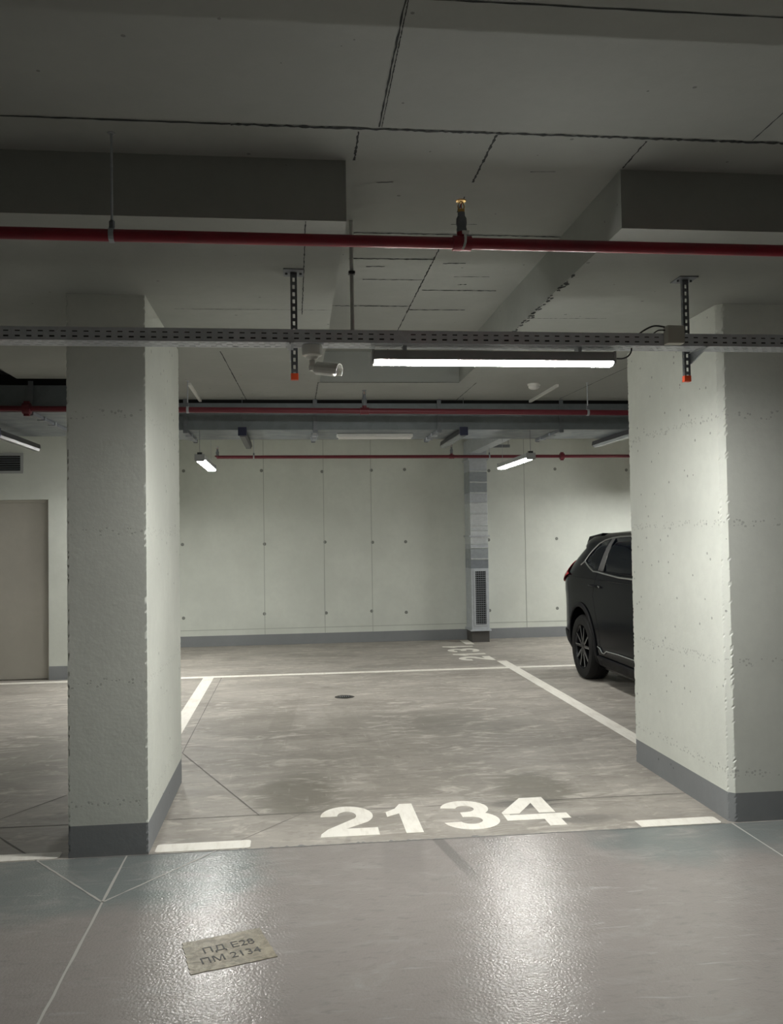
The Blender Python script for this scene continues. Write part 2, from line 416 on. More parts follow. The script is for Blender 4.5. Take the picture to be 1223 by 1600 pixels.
seam((XL, 3.045), (-.2, 3.04), .010, ZS, 200, .5); seam((-.2, 3.04), (2.0, 3.03), .013, ZS, 160, .8); seam((2., 3.03), (XR, 3.03), .006, ZS, 100)
seam((-1, 2.285), (XR, 2.265), .006, ZS, 200)
seam((.314, -2), (.316, 3.02), .005, ZS, 200); seam((.322, 1.5), (.325, 3.02), .003, ZS, 200)
seam((.743, 3.046), (.742, 3.47), .008, ZS, 30); seam((.74, 3.62), (.74, 3.80), .006, ZS, 10)
seam((.742, 4.12), (.735, 6.7), .007, ZS, 100); seam((1.306, 3.053), (1.306, 3.29), .006, ZS, 20); seam((1.69, 2.6), (1.696, 3.02), .004, ZS, 20)
seam((.247, 3.06), (.247, 3.298), .007, ZS, 20)
for y, x0, x1, wd in ((4.09, .3, 1.30, .009), (4.47, .30, .75, .012), (4.52, .8, .92, .012), (4.83, .40, .74, .008), (5.02, .76, 1.2, .012), (5.39, .23, .73, .013), (5.46, .74, 1.1, .012),
                      (4.60, .4, .5, .010), (4.75, .9, 1.1, .006), (4.9, .95, 1.0, .01), (6.1, .22, .6, .010), (3.95, .74, .86, .006), (3.5, .35, .42, .005), (3.35, .95, 1.05, .004)):
    seam((x0, y), (x1, y-.01), wd, ZS, max(6, int((x1-x0)*60)), .9)
seam((-.6, 4.62), (.21, 4.6), .004, ZC, 60, .9); seam((.06, 3.31), (.06, 4.7), .004, ZC, 60, .9)
seam((1.303, 4.72), (1.75, 4.70), .005, ZC, 50, .9)
seam((.203, 6.74), (1.303, 6.72), .014, ZC, 60, .3); seam((-.45, 5.65), (-.389, 7.59), .006, ZC, 40, .6); seam((.203, 6.74), (.2, 7.59), .006, ZC, 20)
seam((1.44, 6.73), (1.44, 7.59), .006, ZC, 20); seam((2.42, 5.9), (2.35, 7.5), .006, ZC, 20)
# chipped concrete along the edge of the right-hand band
for k in range(70):
    y = random.uniform(3.9, 5.3); x = 1.303 + abs(random.gauss(0, .012)); r = random.uniform(.003, .012)
    c.add([(x+r*math.cos(a)*1.0, y+2*r*math.sin(a), ZC-.0012) for a in (0, -1.2, -2.4, -3.6, -4.8)], [(0, 1, 2, 3, 4)], 1)
struct(c.build('ceiling', [M['ceil'], M['seam']], origin=(0, 0, ZC)))

# walls
wb = MB(); wb.box(XRET, XR, YF, YF+.2, 0, ZS)
for x in (-.42, .44, 1.13, 3.42):
    wb.box(x-.004, x+.004, YF-.003, YF, .15, ZS, 1)
wb.box(XRET, XR, YF-.003, YF, .228, .236, 1)
for x in (-1.56, -.43, .44, 1.13, 1.64, 2.60, 2.87, 3.9, 5.0):
    for z in (2.49, 1.455, .43):
        wb.lathe([(.001, -.002), (.022, -.002), (.024, 0)], (x+random.uniform(-.02, .02), YF, z+random.uniform(-.02, .02)), 'y', 10, 2)
struct(wb.build('wall_back', [M['wall'], M['wallseam'], M['hole']]))
s = MB(); s.box(XRET, XR, YF-.006, YF, 0, BAND); struct(s.build('baseboard_back', M['band']))
DX0, DX1, DZ = -3.62, -2.683, 1.985
wl = MB()
wl.box(XL, DX0, YW, YW+.2, 0, ZS); wl.box(DX1, XRET, YW, YW+.2, 0, ZS); wl.box(DX0, DX1, YW, YW+.2, DZ, ZS)
wl.box(XRET-.2, XRET, YW+.2, YF+.2, 0, ZS)
struct(wl.build('wall_left', [M['wall']]))
s = MB(); s.box(DX1, XRET+.005, YW-.006, YW, 0, BAND); s.box(XL, DX0, YW-.006, YW, 0, BAND); s.box(XRET, XRET+.005, YW, YF, 0, BAND)
struct(s.build('baseboard_left', M['band']))
for nm, b in (('wall_far_left', (XL-.2, XL, YB, YW+.2)), ('wall_right', (XR, XR+.2, YB, YF+.2)), ('wall_front', (XL, XR, YB-.2, YB))):
    s = MB(); s.box(*b, 0, ZS); struct(s.build(nm, M['wall']))
# door in the left wall
dr = empty('door_1', ((DX0+DX1)/2, YW+.06, 0), None, None, kind='structure')
s = MB(); s.box(DX0+.03, DX1-.03, YW+.07, YW+.11, .008, DZ-.03); s.build('door_leaf', M['door'], dr, bevel=.003)
s = MB()
for b in ((DX0, DX0+.03), (DX1-.03, DX1)): s.box(b[0], b[1], YW+.055, YW+.14, 0, DZ)
s.box(DX0+.03, DX1-.03, YW+.055, YW+.14, DZ-.03, DZ); s.build('door_frame', M['door'], dr)
s = MB(); s.tube([(DX0+.10, YW+.07, .95), (DX0+.10, YW+.02, .95), (DX0+.22, YW+.02, .95)], .009, 8); s.build('door_handle', M['black'], dr)

# columns
def column(x0, x1, y0, y1, ch, label):
    r = empty('concrete_column', ((x0+x1)/2, (y0+y1)/2, 0), label, 'column', 'concrete columns')
    def ring():
        pts = [(x0+ch, y0), (x1, y0), (x1, y1), (x0, y1), (x0, y0+ch)] if ch else [(x0, y0), (x1, y0), (x1, y1), (x0, y1)]
        out = []; n = len(pts)
        for i, p in enumerate(pts):
            for q_, first in ((pts[i-1], True), (pts[(i+1) % n], False)):
                d = math.hypot(q_[0]-p[0], q_[1]-p[1]); t_ = min(.010, d*.3)/d
                e_ = (p[0]+(q_[0]-p[0])*t_, p[1]+(q_[1]-p[1])*t_)
                if first: out += [(e_, 0), (p, 1)]
                else: out.append((e_, 0))
        return out
    def shaft(name, z0, z1, mt, nz):
        # corners chipped and wandering, faces flat
        s = MB(); pts = ring(); n = len(pts); V = []; mx, my = (x0+x1)/2, (y0+y1)/2
        for k in range(nz+1):
            z = z0+(z1-z0)*k/nz
            for (a, b), c_ in pts:
                j = (random.random()**3*.0045 if random.random() < .75 else .0) if c_ else 0
                V.append((a+math.copysign(j, mx-a), b+math.copysign(j, my-b), z))
        F = [(k*n+i, k*n+(i+1) % n, (k+1)*n+(i+1) % n, (k+1)*n+i) for k in range(nz) for i in range(n)]
        F += [tuple(range(n))[::-1], tuple(range(nz*n, nz*n+n))]
        s.add(V, F); return s.build(name, mt, r)
    shaft('shaft', BAND, ZC, M['col'], 230)
    shaft('painted_base', 0, BAND, M['band'], 14)
    return r
column(-1.083, -.71, 4.368, 5.63, 0, 'slim pale concrete column with grey painted base on the left of bay 2134')
column(2.235, 2.64, 4.368, 5.63, .028, 'wide pale concrete column with chamfered corner standing in front of the black car')

# vent grille over the door
vg = empty('vent_grille', (-3.2, YW, 2.28), 'dark louvred vent grille in the wall above the beige door', 'vent')
gx0, gx1, gz0, gz1 = -3.5, -2.945, 2.275, 2.50
s = MB(); t_ = .03
s.box(gx0, gx1, YW-.015, YW, gz0, gz0+t_); s.box(gx0, gx1, YW-.015, YW, gz1-t_, gz1)
s.box(gx0, gx0+t_, YW-.015, YW, gz0+t_, gz1-t_); s.box(gx1-t_, gx1, YW-.015, YW, gz0+t_, gz1-t_); s.build('frame', M['housing'], vg)
s = MB(); s.box(gx0+t_, gx1-t_, YW-.002, YW, gz0+t_, gz1-t_); s.build('backing', M['dark'], vg)
for k in range(6):
    z = gz0+t_+.012+k*.0255
    s = MB(); s.add([(gx0+t_, YW-.014, z), (gx1-t_, YW-.014, z), (gx1-t_, YW-.003, z+.012), (gx0+t_, YW-.003, z+.012)], [(0, 1, 2, 3)])
    s.build('slat', M['galv_dark'], vg, solid=.002)

# ================================================================ FLOOR MARKINGS
def slabs(name, polys, z, mt, label=None, cat=None, group=None, parent=None, th=.0015):
    s = MB()
    for p in polys:
        n = len(p); area = sum(p[i][0]*p[(i+1) % n][1]-p[(i+1) % n][0]*p[i][1] for i in range(n))
        if area < 0: p = p[::-1]
        s.prism(p, z, z+th)
    o = s.build(name, mt, parent)
    if label: tag(o, label, cat, group)
    return o
def rect(x0, x1, y0, y1): return [(x0, y0), (x1, y0), (x1, y1), (x0, y1)]
def rounded(x0, x1, y0, y1, r, left, right):
    p = []
    def arc(cx, cy, a0): p.extend([(cx+r*math.cos(a0+PI/2*k/5), cy+r*math.sin(a0+PI/2*k/5)) for k in range(6)])
    if right: arc(x1-r, y0+r, -PI/2); arc(x1-r, y1-r, 0)
    else: p.extend([(x1, y0), (x1, y1)])
    if left: arc(x0+r, y1-r, PI/2); arc(x0+r, y0+r, PI)
    else: p.extend([(x0, y1), (x0, y0)])
    return p
G = 'white painted parking lines'
slabs('painted_line', [rect(-5.9, 3.9, 9.82, 9.935)], .0002, M['paint'], 'long thin white floor line running across the rear of the bays', 'floor marking', G)
slabs('painted_line', [rect(-1.0, -.886, 5.64, 9.82)], .0002, M['paint'], 'white floor line from behind the left column along the left of bay 2134', 'floor marking', G)
slabs('painted_line', [rect(2.42, 2.54, 5.64, 9.82), rect(2.42, 2.54, 9.935, 10.43)], .0002, M['paint'], 'white floor line separating bay 2134 from the bay with the black car', 'floor marking', G)
slabs('painted_line', [rect(2.38, 2.50, 12.12, 12.60)], .0002, M['paint'], 'short white floor bar at the foot of the metal ventilation riser', 'floor marking', G)
slabs('painted_line', [rounded(-.685, -.228, 4.38, 4.492, .018, True, True)], .0002, M['paint'], 'short white bar painted at the foot of the left column, left of the number 2134', 'floor marking', G)
slabs('painted_line', [rounded(1.757, 2.19, 4.372, 4.475, .02, False, True)], .0002, M['paint'], 'short white bar painted at the foot of the right column, right of the number 2134', 'floor marking', G)
slabs('painted_line', [rounded(-3.0, -1.13, 4.372, 4.463, .02, False, True)], .0002, M['paint'], 'white floor bar to the left of the left column, at the frame edge', 'floor marking', G)

def stroke(path, w0):
    """polygon quads along a centre line, w0 thickness or list"""
    out = []; n = len(path); L = []; R = []
    for i, p in enumerate(path):
        a = path[max(i-1, 0)]; b = path[min(i+1, n-1)]
        dx, dy = b[0]-a[0], b[1]-a[1]; d = math.hypot(dx, dy); w_ = (w0[i] if isinstance(w0, list) else w0)/2
        L.append((p[0]-dy/d*w_, p[1]+dx/d*w_)); R.append((p[0]+dy/d*w_, p[1]-dx/d*w_))
    return L + R[::-1], [(L[i], R[i], R[i+1], L[i+1]) for i in range(n-1)]
def arcp(cx, cy, rx, ry, a0, a1, n=22): return [(cx+rx*math.cos(math.radians(a0+(a1-a0)*k/n)), cy+ry*math.sin(math.radians(a0+(a1-a0)*k/n))) for k in range(n+1)]
def digit(ch):
    if ch == '1': return [[(.42, 0), (.80, 0), (.80, 1), (.50, 1), (.36, .84), (.12, .72), (.12, .56), (.42, .66)]]
    if ch == '2':
        outer = arcp(.5, .66, .47, .34, 180, -42, 26); inner = arcp(.5, .66, .17, .15, -38, 180, 18)
        poly = outer + [(.46, .235), (1.0, .235), (1.0, 0), (0, 0), (.02, .10), (.14, .24)] + inner
        return [poly]
    if ch == '3':
        top_o = arcp(.48, .72, .44, .28, 172, -50, 20); bot_o = arcp(.48, .30, .50, .30, 50, -172, 22)
        bot_i = arcp(.48, .30, .20, .12, -165, 75, 16); top_i = arcp(.48, .70, .17, .11, -80, 165, 16)
        return [top_o + bot_o + bot_i + [(.36, .42), (.36, .58)] + top_i]
    if ch == '4':
        return [[(0, .22), (1.0, .22), (1.0, .40), (.0, .40)], [(.58, 0), (.84, 0), (.84, .219), (.58, .219)],
                [(.58, .44), (.84, .44), (.84, 1.0), (.58, 1.0)], [(.0, .44), (.26, .44), (.579, .80), (.579, 1.0), (.46, 1.0), (.0, .50)], [(.30, .44), (.579, .44), (.579, .52), (.36, .52)][:0] or [(.0, .401), (.0, .43), (.1, .43), (.1, .401)]]
def ribbon(name, polys, z, mt, parent, th=.0015):
    s = MB()
    for p in polys:
        tri = tessellate_polygon([[Vector((a, b, 0)) for a, b in p]]); n = len(p)
        s.add([(a, b, z+th) for a, b in p] + [(a, b, z) for a, b in p], [tuple(q) for q in tri] + [(i, (i+1) % n, n+(i+1) % n, n+i) for i in range(n)])
    return s.build(name, mt, parent)
def number(text, tf, label, slots, loc):
    r = empty('painted_number', loc, label, 'floor marking', None)
    names = {'1': 'digit_one', '2': 'digit_two', '3': 'digit_three', '4': 'digit_four'}
    for ch, (a, b, w1) in zip(text, slots):
        ribbon(names[ch], [[tf(a+px*w1, b+py) for px, py in pl] for pl in digit(ch)], .0002, M['paint'], r)
    return r
number('2134', lambda a, b: (a, 4.468+b*.49), 'large white number 2134 painted at the front of the empty bay',
       [(.118, 0, .30), (.455, 0, .235), (.775, 0, .30), (1.105, 0, .345)], (.77, 4.7, 0))
number('2131', lambda a, b: (2.43-b*.42, 10.52+a), 'small sideways white number 2131 painted near the wall at the rear',
       [(0, 0, .36), (.42, 0, .27), (.80, 0, .36), (1.22, 0, .27)], (2.22, 11.2, 0))

# worn tape label in the aisle
A_, B_, D_, E_ = (-.431, 3.384), (-.149, 3.478), (-.074, 3.231), (-.371, 3.139)
tl = empty('floor_label', (-.256, 3.308, 0), 'worn yellowish tape label with printed bay code stuck on the grey aisle floor', 'floor label')
pts = []
for p, q in ((E_, D_), (D_, B_), (B_, A_), (A_, E_)):
    for k in range(14):
        t0 = k/14; j = .0025 if k else 0
        pts.append((p[0]+(q[0]-p[0])*t0+random.uniform(-j, j), p[1]+(q[1]-p[1])*t0+random.uniform(-j, j)))
ribbon('tape', [pts], .0002, M['tape'], tl, .0018)
def text_mesh(name, body, size, loc, rot, sx, parent, mt, offset=0):
    cu = bpy.data.curves.new(name, 'FONT'); cu.body = body; cu.size = size*K; cu.offset = offset; cu.extrude = .0003; cu.align_x = 'CENTER'
    o = bpy.data.objects.new(name+'_source', cu); C.objects.link(o)
    dg = bpy.context.evaluated_depsgraph_get(); me = bpy.data.meshes.new_from_object(o.evaluated_get(dg)); bpy.data.objects.remove(o)
    me.transform(Matrix.Rotation(rot, 4, 'Z') @ Matrix.Diagonal((sx, 1, 1, 1))); me.materials.clear(); me.materials.append(mt)
    ob = bpy.data.objects.new(name, me); C.objects.link(ob); ob.parent = parent; ob.location = Vector(loc)*K - wloc(parent)
    return ob
TR = math.atan2(B_[1]-A_[1], B_[0]-A_[0])
text_mesh('printed_text', 'ПД Е28', .062, (-.250, 3.320, .0026), TR, .92, tl, M['ink'])
text_mesh('printed_text', 'ПМ 2134', .062, (-.236, 3.243, .0026), TR, .92, tl, M['ink'])

# floor drain
fd = empty('floor_drain', (.463, 8.376, 0), 'round dark floor drain in the middle of the empty bay', 'drain')
s = MB(); rp = []
for k in range(28):
    a = 2*PI*k/28; r = .092*(1+random.uniform(-.05, .05)); rp.append((.463+r*math.cos(a), 8.376+r*math.sin(a)))
ribbon('rim', [rp], .0002, mat('drain_stain', (.05, .048, .042), .8), fd)
s = MB(); s.lathe([(.001, .004), (.060, .004), (.064, .002), (.066, .0018)], (.463, 8.376, 0), 'z', 24)
s.build('cover', mat('drain_iron', (.025, .025, .022), .6, .4), fd)
s = MB()
for k in range(5):
    x = .463-.04+k*.02; s.box(x-.003, x+.003, 8.345, 8.407, .004, .0055)
s.build('grating', M['galv_dark'], fd)

# ================================================================ PIPES
def pipe(x0, x1, y, z0, z1, r, label, fits=(), mt='red'):
    o_ = empty('sprinkler_pipe', ((x0+x1)/2, y, (z0+z1)/2), label, 'pipe', 'red sprinkler pipes')
    zz = lambda x: z0+(z1-z0)*(x-x0)/(x1-x0)
    s = MB(); s.tube([(x0, y, z0), (x1, y, z1)], r, 20); s.build('pipe', M[mt], o_)
    for x in fits:
        s = MB(); s.tube([(x-.035, y, zz(x)), (x-.034, y, zz(x)), (x+.034, y, zz(x)), (x+.035, y, zz(x))], [r*1.0, r*1.28, r*1.28, r], 16)
        s.tube([(x, y, zz(x)), (x, y, zz(x)+r*1.9)], r*.85, 14); s.build('tee_fitting', M[mt], o_)
    return o_, zz
R1 = .0215
Y1, Y2, Y3 = 3.144, 6.71, 11.5
p1, z1f = pipe(-5.9, 8.9, Y1, 2.5835, 2.5745, R1, 'nearest red sprinkler pipe crossing high in front of the columns', (.628,))
p2, z2f = pipe(-5.9, 8.9, Y2, 2.520, 2.435, R1, 'middle red sprinkler pipe crossing in front of the large air duct', (.555,), 'red_dull')
p3, z3f = pipe(-.97, 8.9, Y3, 2.583, 2.561, .0215, 'farthest red sprinkler pipe, starting left and running beside the rear wall', (2.107,), 'red_dull')
# flanged couplings
for pp, x, y, zf in ((p2, -1.945, Y2, z2f), (p3, 3.62, Y3, z3f)):
    s = MB(); s.tube([(x-.03, y, zf(x)), (x-.028, y, zf(x)), (x+.028, y, zf(x)), (x+.03, y, zf(x))], [.022, .042, .042, .022], 14)
    s.box(x-.02, x+.02, y-.014, y+.014, zf(x)-.055, zf(x)+.055); s.build('grooved_coupling', M['red_dull'], pp)
def sprinkler(x, y, z, pipe_, sc=1.0, fin='galv_dark'):
    s = MB(); s.lathe([(.018*sc, 0), (.019*sc, .012*sc), (.017*sc, .02*sc), (.020*sc, .034*sc), (.019*sc, .052*sc), (.013*sc, .062*sc), (.013*sc, .075*sc), (.001, .075*sc)], (x, y, z), n=18)
    r = s.build('sprinkler_head', M['galv_dark'], pipe_)
    s = MB(); s.lathe([(.012*sc, .075*sc), (.013*sc, .085*sc), (.008*sc, .088*sc), (.001, .088*sc)], (x, y, z), n=12)
    for sg in (-1, 1): s.tube([(x+sg*.009*sc, y, z+.086*sc), (x+sg*.012*sc, y, z+.098*sc), (x+sg*.006*sc, y, z+.112*sc), (x, y, z+.116*sc)], .0022*sc, 6)
    s.build('frame', M[fin], r)
    s = MB(); s.tube([(x, y, z+.088*sc), (x, y, z+.110*sc)], .0018*sc, 6); s.build('glass_bulb', M['glassbulb'], r)
    s = MB(); s.lathe([(.001, .116*sc), (.018*sc, .116*sc), (.020*sc, .119*sc), (.001, .120*sc)], (x, y, z), n=16); s.build('deflector', M[fin], r)
    return r
sprinkler(.628, Y1, z1f(.628)+.04, p1, fin='brass')
sprinkler(.555, Y2, z2f(.555)+.04, p2)
sprinkler(2.107, Y3, z3f(2.107)+.04, p3)
sprinkler(-.965, Y3, 2.60, p3)
s = MB(); s.tube([(-.97, Y3, 2.583), (-.985, Y3, 2.583), (-.965, Y3, 2.59), (-.965, Y3, 2.60)], .024, 12); s.build('elbow_fitting', M['red_dull'], p3)

def hanger(x, y, zp, ztop, label, rr=.0045, flat=True):
    r = empty('pipe_hanger', (x, y, zp), label, 'hanger', 'pipe hangers')
    s = MB(); s.tube([(x, y, zp+.05), (x, y, ztop)], rr, 8); s.build('rod', M['galv'], r)
    s = MB(); n = 16; R = R1+.0035
    pts = [(math.cos(a), math.sin(a)) for a in [2*PI*k/n for k in range(n)]]
    for k in range(n):
        a, b = pts[k], pts[(k+1) % n]
        s.add([(x-.009, y+a[0]*R, zp+a[1]*R), (x+.009, y+a[0]*R, zp+a[1]*R), (x+.009, y+b[0]*R, zp+b[1]*R), (x-.009, y+b[0]*R, zp+b[1]*R)], [(0, 1, 2, 3)])
    s.build('clamp', M['galv'], r, solid=.002)
    s = MB(); s.lathe([(.001, .026), (.010, .026), (.010, .05), (.006, .054), (.001, .054)], (x, y, zp), n=6); s.build('nut', M['galv_dark'], r)
    s = MB(); s.lathe([(.006, -.004), (.014, -.002), (.014, 0)], (x, y, ztop), n=10); s.build('anchor', M['galv'], r)
    return r
hanger(-.622, Y1, z1f(-.622), ZS, 'long rod hanger holding the nearest red pipe at the left')
hanger(2.33, Y2, z2f(2.33), ZC, 'thin rod hanger on the middle red pipe by the right column')
hanger(-.78, Y2, z2f(-.78), ZC, 'thin rod hanger on the middle red pipe by the left column')
hanger(-.50, Y3, z3f(-.5), ZS, 'thin rod hanger on the far red pipe near its left end')
hanger(2.62, Y3, z3f(2.62), 2.69, 'thin rod hanger on the far red pipe in front of the metal riser')
# pale strap hanging from the tee of the near pipe
s = MB(); zc_ = z1f(.628)
pp = [(.636, Y1-.0235, zc_+.030), (.637, Y1-.0285, zc_+.012), (.636, Y1-.0275, zc_-.004), (.632, Y1-.024, zc_-.018), (.627, Y1-.018, zc_-.027)]
for a, b in zip(pp, pp[1:]): s.add([(a[0]-.0045, a[1], a[2]), (a[0]+.0045, a[1], a[2]), (b[0]+.0045, b[1], b[2]), (b[0]-.0045, b[1], b[2])], [(0, 1, 2, 3)])
s.box(.626, .650, Y1-.030, Y1-.022, zc_+.028, zc_+.038)
tag(s.build('pipe_strap', M['white'], solid=.002), 'small pale strap hooked round the tee of the nearest red pipe', 'strap')

# ================================================================ CABLE TRAY
TY0, TY1, TZ0, TZ1 = 3.80, 3.915, 2.356, 2.412
tx0, tx1 = -5.8, 8.8
ct = empty('cable_tray', (.3, 3.86, TZ0), 'long slotted galvanised cable tray crossing above the bay entrance', 'cable tray')
Lt = tx1-tx0
for nm, y in (('front_rail', TY0), ('rear_rail', TY1)):
    s = MB(); s.perf((tx0, y, TZ0), (1, 0, 0), (0, 0, 1), Lt, [(.013, .020, 0), (.036, .041, 0)] if y == TY0 else [(.008, .014, .02), (.024, .029, .02)], .0465, .021, TZ1-TZ0)
    lip = .006 if y == TY0 else -.006
    s.add([(tx0, y, TZ1), (tx1, y, TZ1), (tx1, y+lip, TZ1), (tx0, y+lip, TZ1)], [(0, 1, 2, 3)])
    s.build(nm, M['tray'], ct, solid=.0014)
s = MB(); s.perf((tx0, TY0, TZ0), (1, 0, 0), (0, 1, 0), Lt, [(.016, .024, .01), (.050, .058, .033), (.088, .096, .01)], .0465, .026, TY1-TY0)
s.build('tray_bottom', M['tray'], ct, solid=.0014)
s = MB(); s.box(.448, .50, TY0-.003, TY0, TZ0+.006, TZ1-.004)
s.tube([(.455, TY0-.003, TZ1-.012), (.455, TY0-.009, TZ1-.012)], .004, 6); s.tube([(.492, TY0-.003, TZ0+.012), (.492, TY0-.009, TZ0+.012)], .004, 6)
s.build('joint_plate', M['tray'], ct)

def tray_hanger(x, rotlean, label, arm_dx, mirror):
    r = empty('tray_hanger', (x, 3.96, 2.22), label, 'hanger', 'slotted tray hangers')
    y = 3.945; W_, D_ = .028, .020; z0, z1 = 2.222, ZC
    s = MB()
    s.perf((x-W_/2, y, z0), (0, 0, 1), (1, 0, 0), z1-z0, [(W_/2-.0055, W_/2+.0055, .012)], .033, .018, W_)
    for sx in (-1, 1):
        s.perf((x+sx*W_/2, y, z0), (0, 0, 1), (0, 1, 0), z1-z0, [(.006, .013, .012)], .033, .014, D_)
    s.build('slotted_channel', M['galv_dark'], r, solid=.002)
    s = MB(); s.box(x-.045, x+.045, 3.90, 4.01, ZC-.005, ZC)
    for sx in (-.032, .032): s.lathe([(.001, -.014), (.006, -.014), (.006, -.005)], (x+sx, 3.955, ZC), n=6)
    s.build('ceiling_plate', M['galv_dark'], r, bevel=.001)
    s = MB(); s.box(x-W_/2-.003, x+W_/2+.003, y-.003, y+D_+.003, z0-.003, z0+.026); s.build('orange_cap', M['orange'], r, bevel=.002)
    tag(r.children[-1], 'orange plastic end cap')
    xa = x+arm_dx
    s = MB(); s.prism([(3.97, TZ0-.001), (TY0-.01, TZ0-.001), (TY0-.01, TZ0-.010), (3.945, TZ0-.052), (3.97, TZ0-.052)], xa-.003, xa+.003, axis='x')
    s.box(xa-.014, xa+.014, TY0-.01, 3.945, TZ0-.004, TZ0-.001)
    s.box(xa+(.003 if mirror else -.003), xa+(.016 if mirror else -.016), 3.82, 3.93, TZ0-.050, TZ0-.046) if False else None
    s.build('support_arm', M['galv'], r)
    return r
tray_hanger(.014, 0, 'slotted metal hanger with orange end cap to the left of the security camera', -.018, False)
tray_hanger(1.862, 0, 'slotted metal hanger with orange end cap beside the junction box near the right column', .021, True)

# vertical conduit from slab to tray
cd_ = empty('conduit', (.2765, 3.96, TZ1), 'thin grey vertical conduit dropping from the ceiling to the cable tray', 'conduit')
s = MB(); s.tube([(.2765, 3.94, TZ0+.012), (.2765, 3.94, ZS)], .009, 12); s.build('tube', M['grey_plastic'], cd_)
s = MB(); s.box(.262, .291, 3.925, 3.955, 2.70, 2.712); s.build('clip', M['black'], cd_)

# junction box on the tray
jb = empty('junction_box', (1.725, 3.775, 2.352), 'square beige junction box fixed on the front of the cable tray', 'junction box')
s = MB(); s.box(1.682, 1.764, 3.755, 3.798, TZ0+.002, TZ0+.084); s.build('box', M['cream'], jb, bevel=.003)
s = MB(); s.box(1.684, 1.762, 3.751, 3.755, TZ0+.004, TZ0+.082); s.build('cover', M['cream'], jb, bevel=.002)
def cable(path, r, label, group='black power cables'):
    P = [Vector(p) for p in path]; Q = []
    for i in range(len(P)-1):
        a, b, c_, d = P[max(i-1, 0)], P[i], P[i+1], P[min(i+2, len(P)-1)]
        for k in range(8):
            t = k/8; Q.append(.5*((2*b)+(c_-a)*t+(2*a-5*b+4*c_-d)*t*t+(3*b-a-3*c_+d)*t**3))
    Q.append(P[-1]); s = MB(); s.tube(Q, r, 8)
    return tag(s.build('power_cable', M['black']), label, 'cable', group)
cable([(-5.7, 3.83, TZ0+.009), (-2, 3.835, TZ0+.008), (1.0, 3.828, TZ0+.009), (4, 3.834, TZ0+.008), (8.7, 3.83, TZ0+.009)], .0065, 'black cable added low inside the cable tray to darken its slots', 'black cables added to darken the tray slots')  # three black runs added behind the front rail so its slots look dark
cable([(-5.7, 3.818, TZ0+.026), (-1, 3.816, TZ0+.025), (3, 3.818, TZ0+.026), (8.7, 3.818, TZ0+.025)], .008, 'black cable added at mid height inside the cable tray to darken its slots', 'black cables added to darken the tray slots')
cable([(-5.7, 3.815, TZ0+.041), (-.5, 3.815, TZ0+.040), (3.5, 3.816, TZ0+.041), (8.7, 3.815, TZ0+.040)], .007, 'black cable added on top inside the cable tray to darken its slots', 'black cables added to darken the tray slots')
cable([(1.683, 3.785, 2.438), (1.64, 3.80, 2.446), (1.60, 3.82, 2.430), (1.56, 3.84, 2.40), (1.50, 3.86, TZ0+.006), (1.40, 3.87, TZ0+.006)], .004, 'black cable looping from the junction box top into the tray')
cable([(1.683, 3.78, 2.422), (1.655, 3.80, 2.424), (1.63, 3.83, 2.40), (1.60, 3.85, TZ0+.006), (1.54, 3.85, TZ0+.006)], .003, 'thin black cable from the side of the junction box, below the larger loop')
cable([(1.555, 3.86, TZ0+.002), (1.550, 3.855, 2.338), (1.535, 3.855, 2.318), (1.51, 3.857, 2.308), (1.483, 3.86, 2.308)], .0035, 'short black cable hooking from the tray into the end of the near lamp')

# ================================================================ LAMPS
def batten(axis, L, lit, loc, label, group, off=False):
    """batten with its near/left end at loc (centre of the section, bottom of the housing)"""
    r = empty('batten_lamp', loc, label, 'lamp', group)
    X, Y, Z = loc
    def P(a, b, c): return (X+a, Y+b, Z+c) if axis == 'x' else (X-b, Y+a, Z+c)
    def pris(prof, a0, a1, nm, mt, bevel=0):
        s = MB(); n = len(prof)
        s.add([P(a0, b, c_) for b, c_ in prof]+[P(a1, b, c_) for b, c_ in prof], [tuple(range(n)), tuple(range(n, 2*n))[::-1]]+[(i, n+i, n+(i+1) % n, (i+1) % n) for i in range(n)])
        return s.build(nm, mt, r, bevel=bevel)
    pris([(-.043, -.001), (.043, -.001), (.036, .042), (-.036, .042)], .012, L-.012, 'housing', M['housing'])
    pris([(-.040, -.0005), (-.036, -.010), (-.026, -.015), (.026, -.015), (.036, -.010), (.040, -.0005)], .014, L-.014, 'lens', M['lens_'+lit] if lit else M['lens_off'])
    for a0, a1 in ((0, .012), (L-.012, L)):
        pris([(-.043, .045), (-.043, -.010), (-.028, -.018), (.028, -.018), (.043, -.010), (.043, .045)], a0, a1, 'end_cap', M['housing'], .002)
    return r, P
near, P = batten('x', 1.115, 'near', (.352, 3.862, 2.289), 'lit white batten lamp hanging under the cable tray at the bay entrance', 'lit batten lamps')
for a in (.15, .95):
    s = MB(); s.box(.352+a-.008, .352+a+.008, 3.835, 3.889, 2.331, TZ0-.001); s.build('mounting_bracket', M['galv'], near)
def hung(x, y, z, L, lit, ztop, label, group, cordy=.04):
    r, P = batten('y', L, lit, (x, y, z), label, group)
    s = MB(); s.tube([(x, y+cordy, z+.042), (x, y+cordy, ztop)], .0022, 6); s.build('suspension_cord', M['galv_dark'], r)
    if lit or True:
        s = MB(); s.tube([(x, y+L-.06, z+.042), (x, y+L-.06, ZS if y > 0 else ztop)], .0015, 6); s.build('suspension_cord', M['galv'], r)
    s = MB(); s.box(x-.02, x+.02, y+cordy-.02, y+cordy+.02, z+.042, z+.06); s.build('cord_grip', M['black'], r)
    return r
for x, lb in ((-.79, 'lit hanging batten lamp at the left, just right of the left column'), (2.115, 'lit hanging batten lamp in front of the metal riser at the right')):
    hung(x, 7.62, 2.200, 1.13, 'far', ZC, lb, 'lit batten lamps', .02)
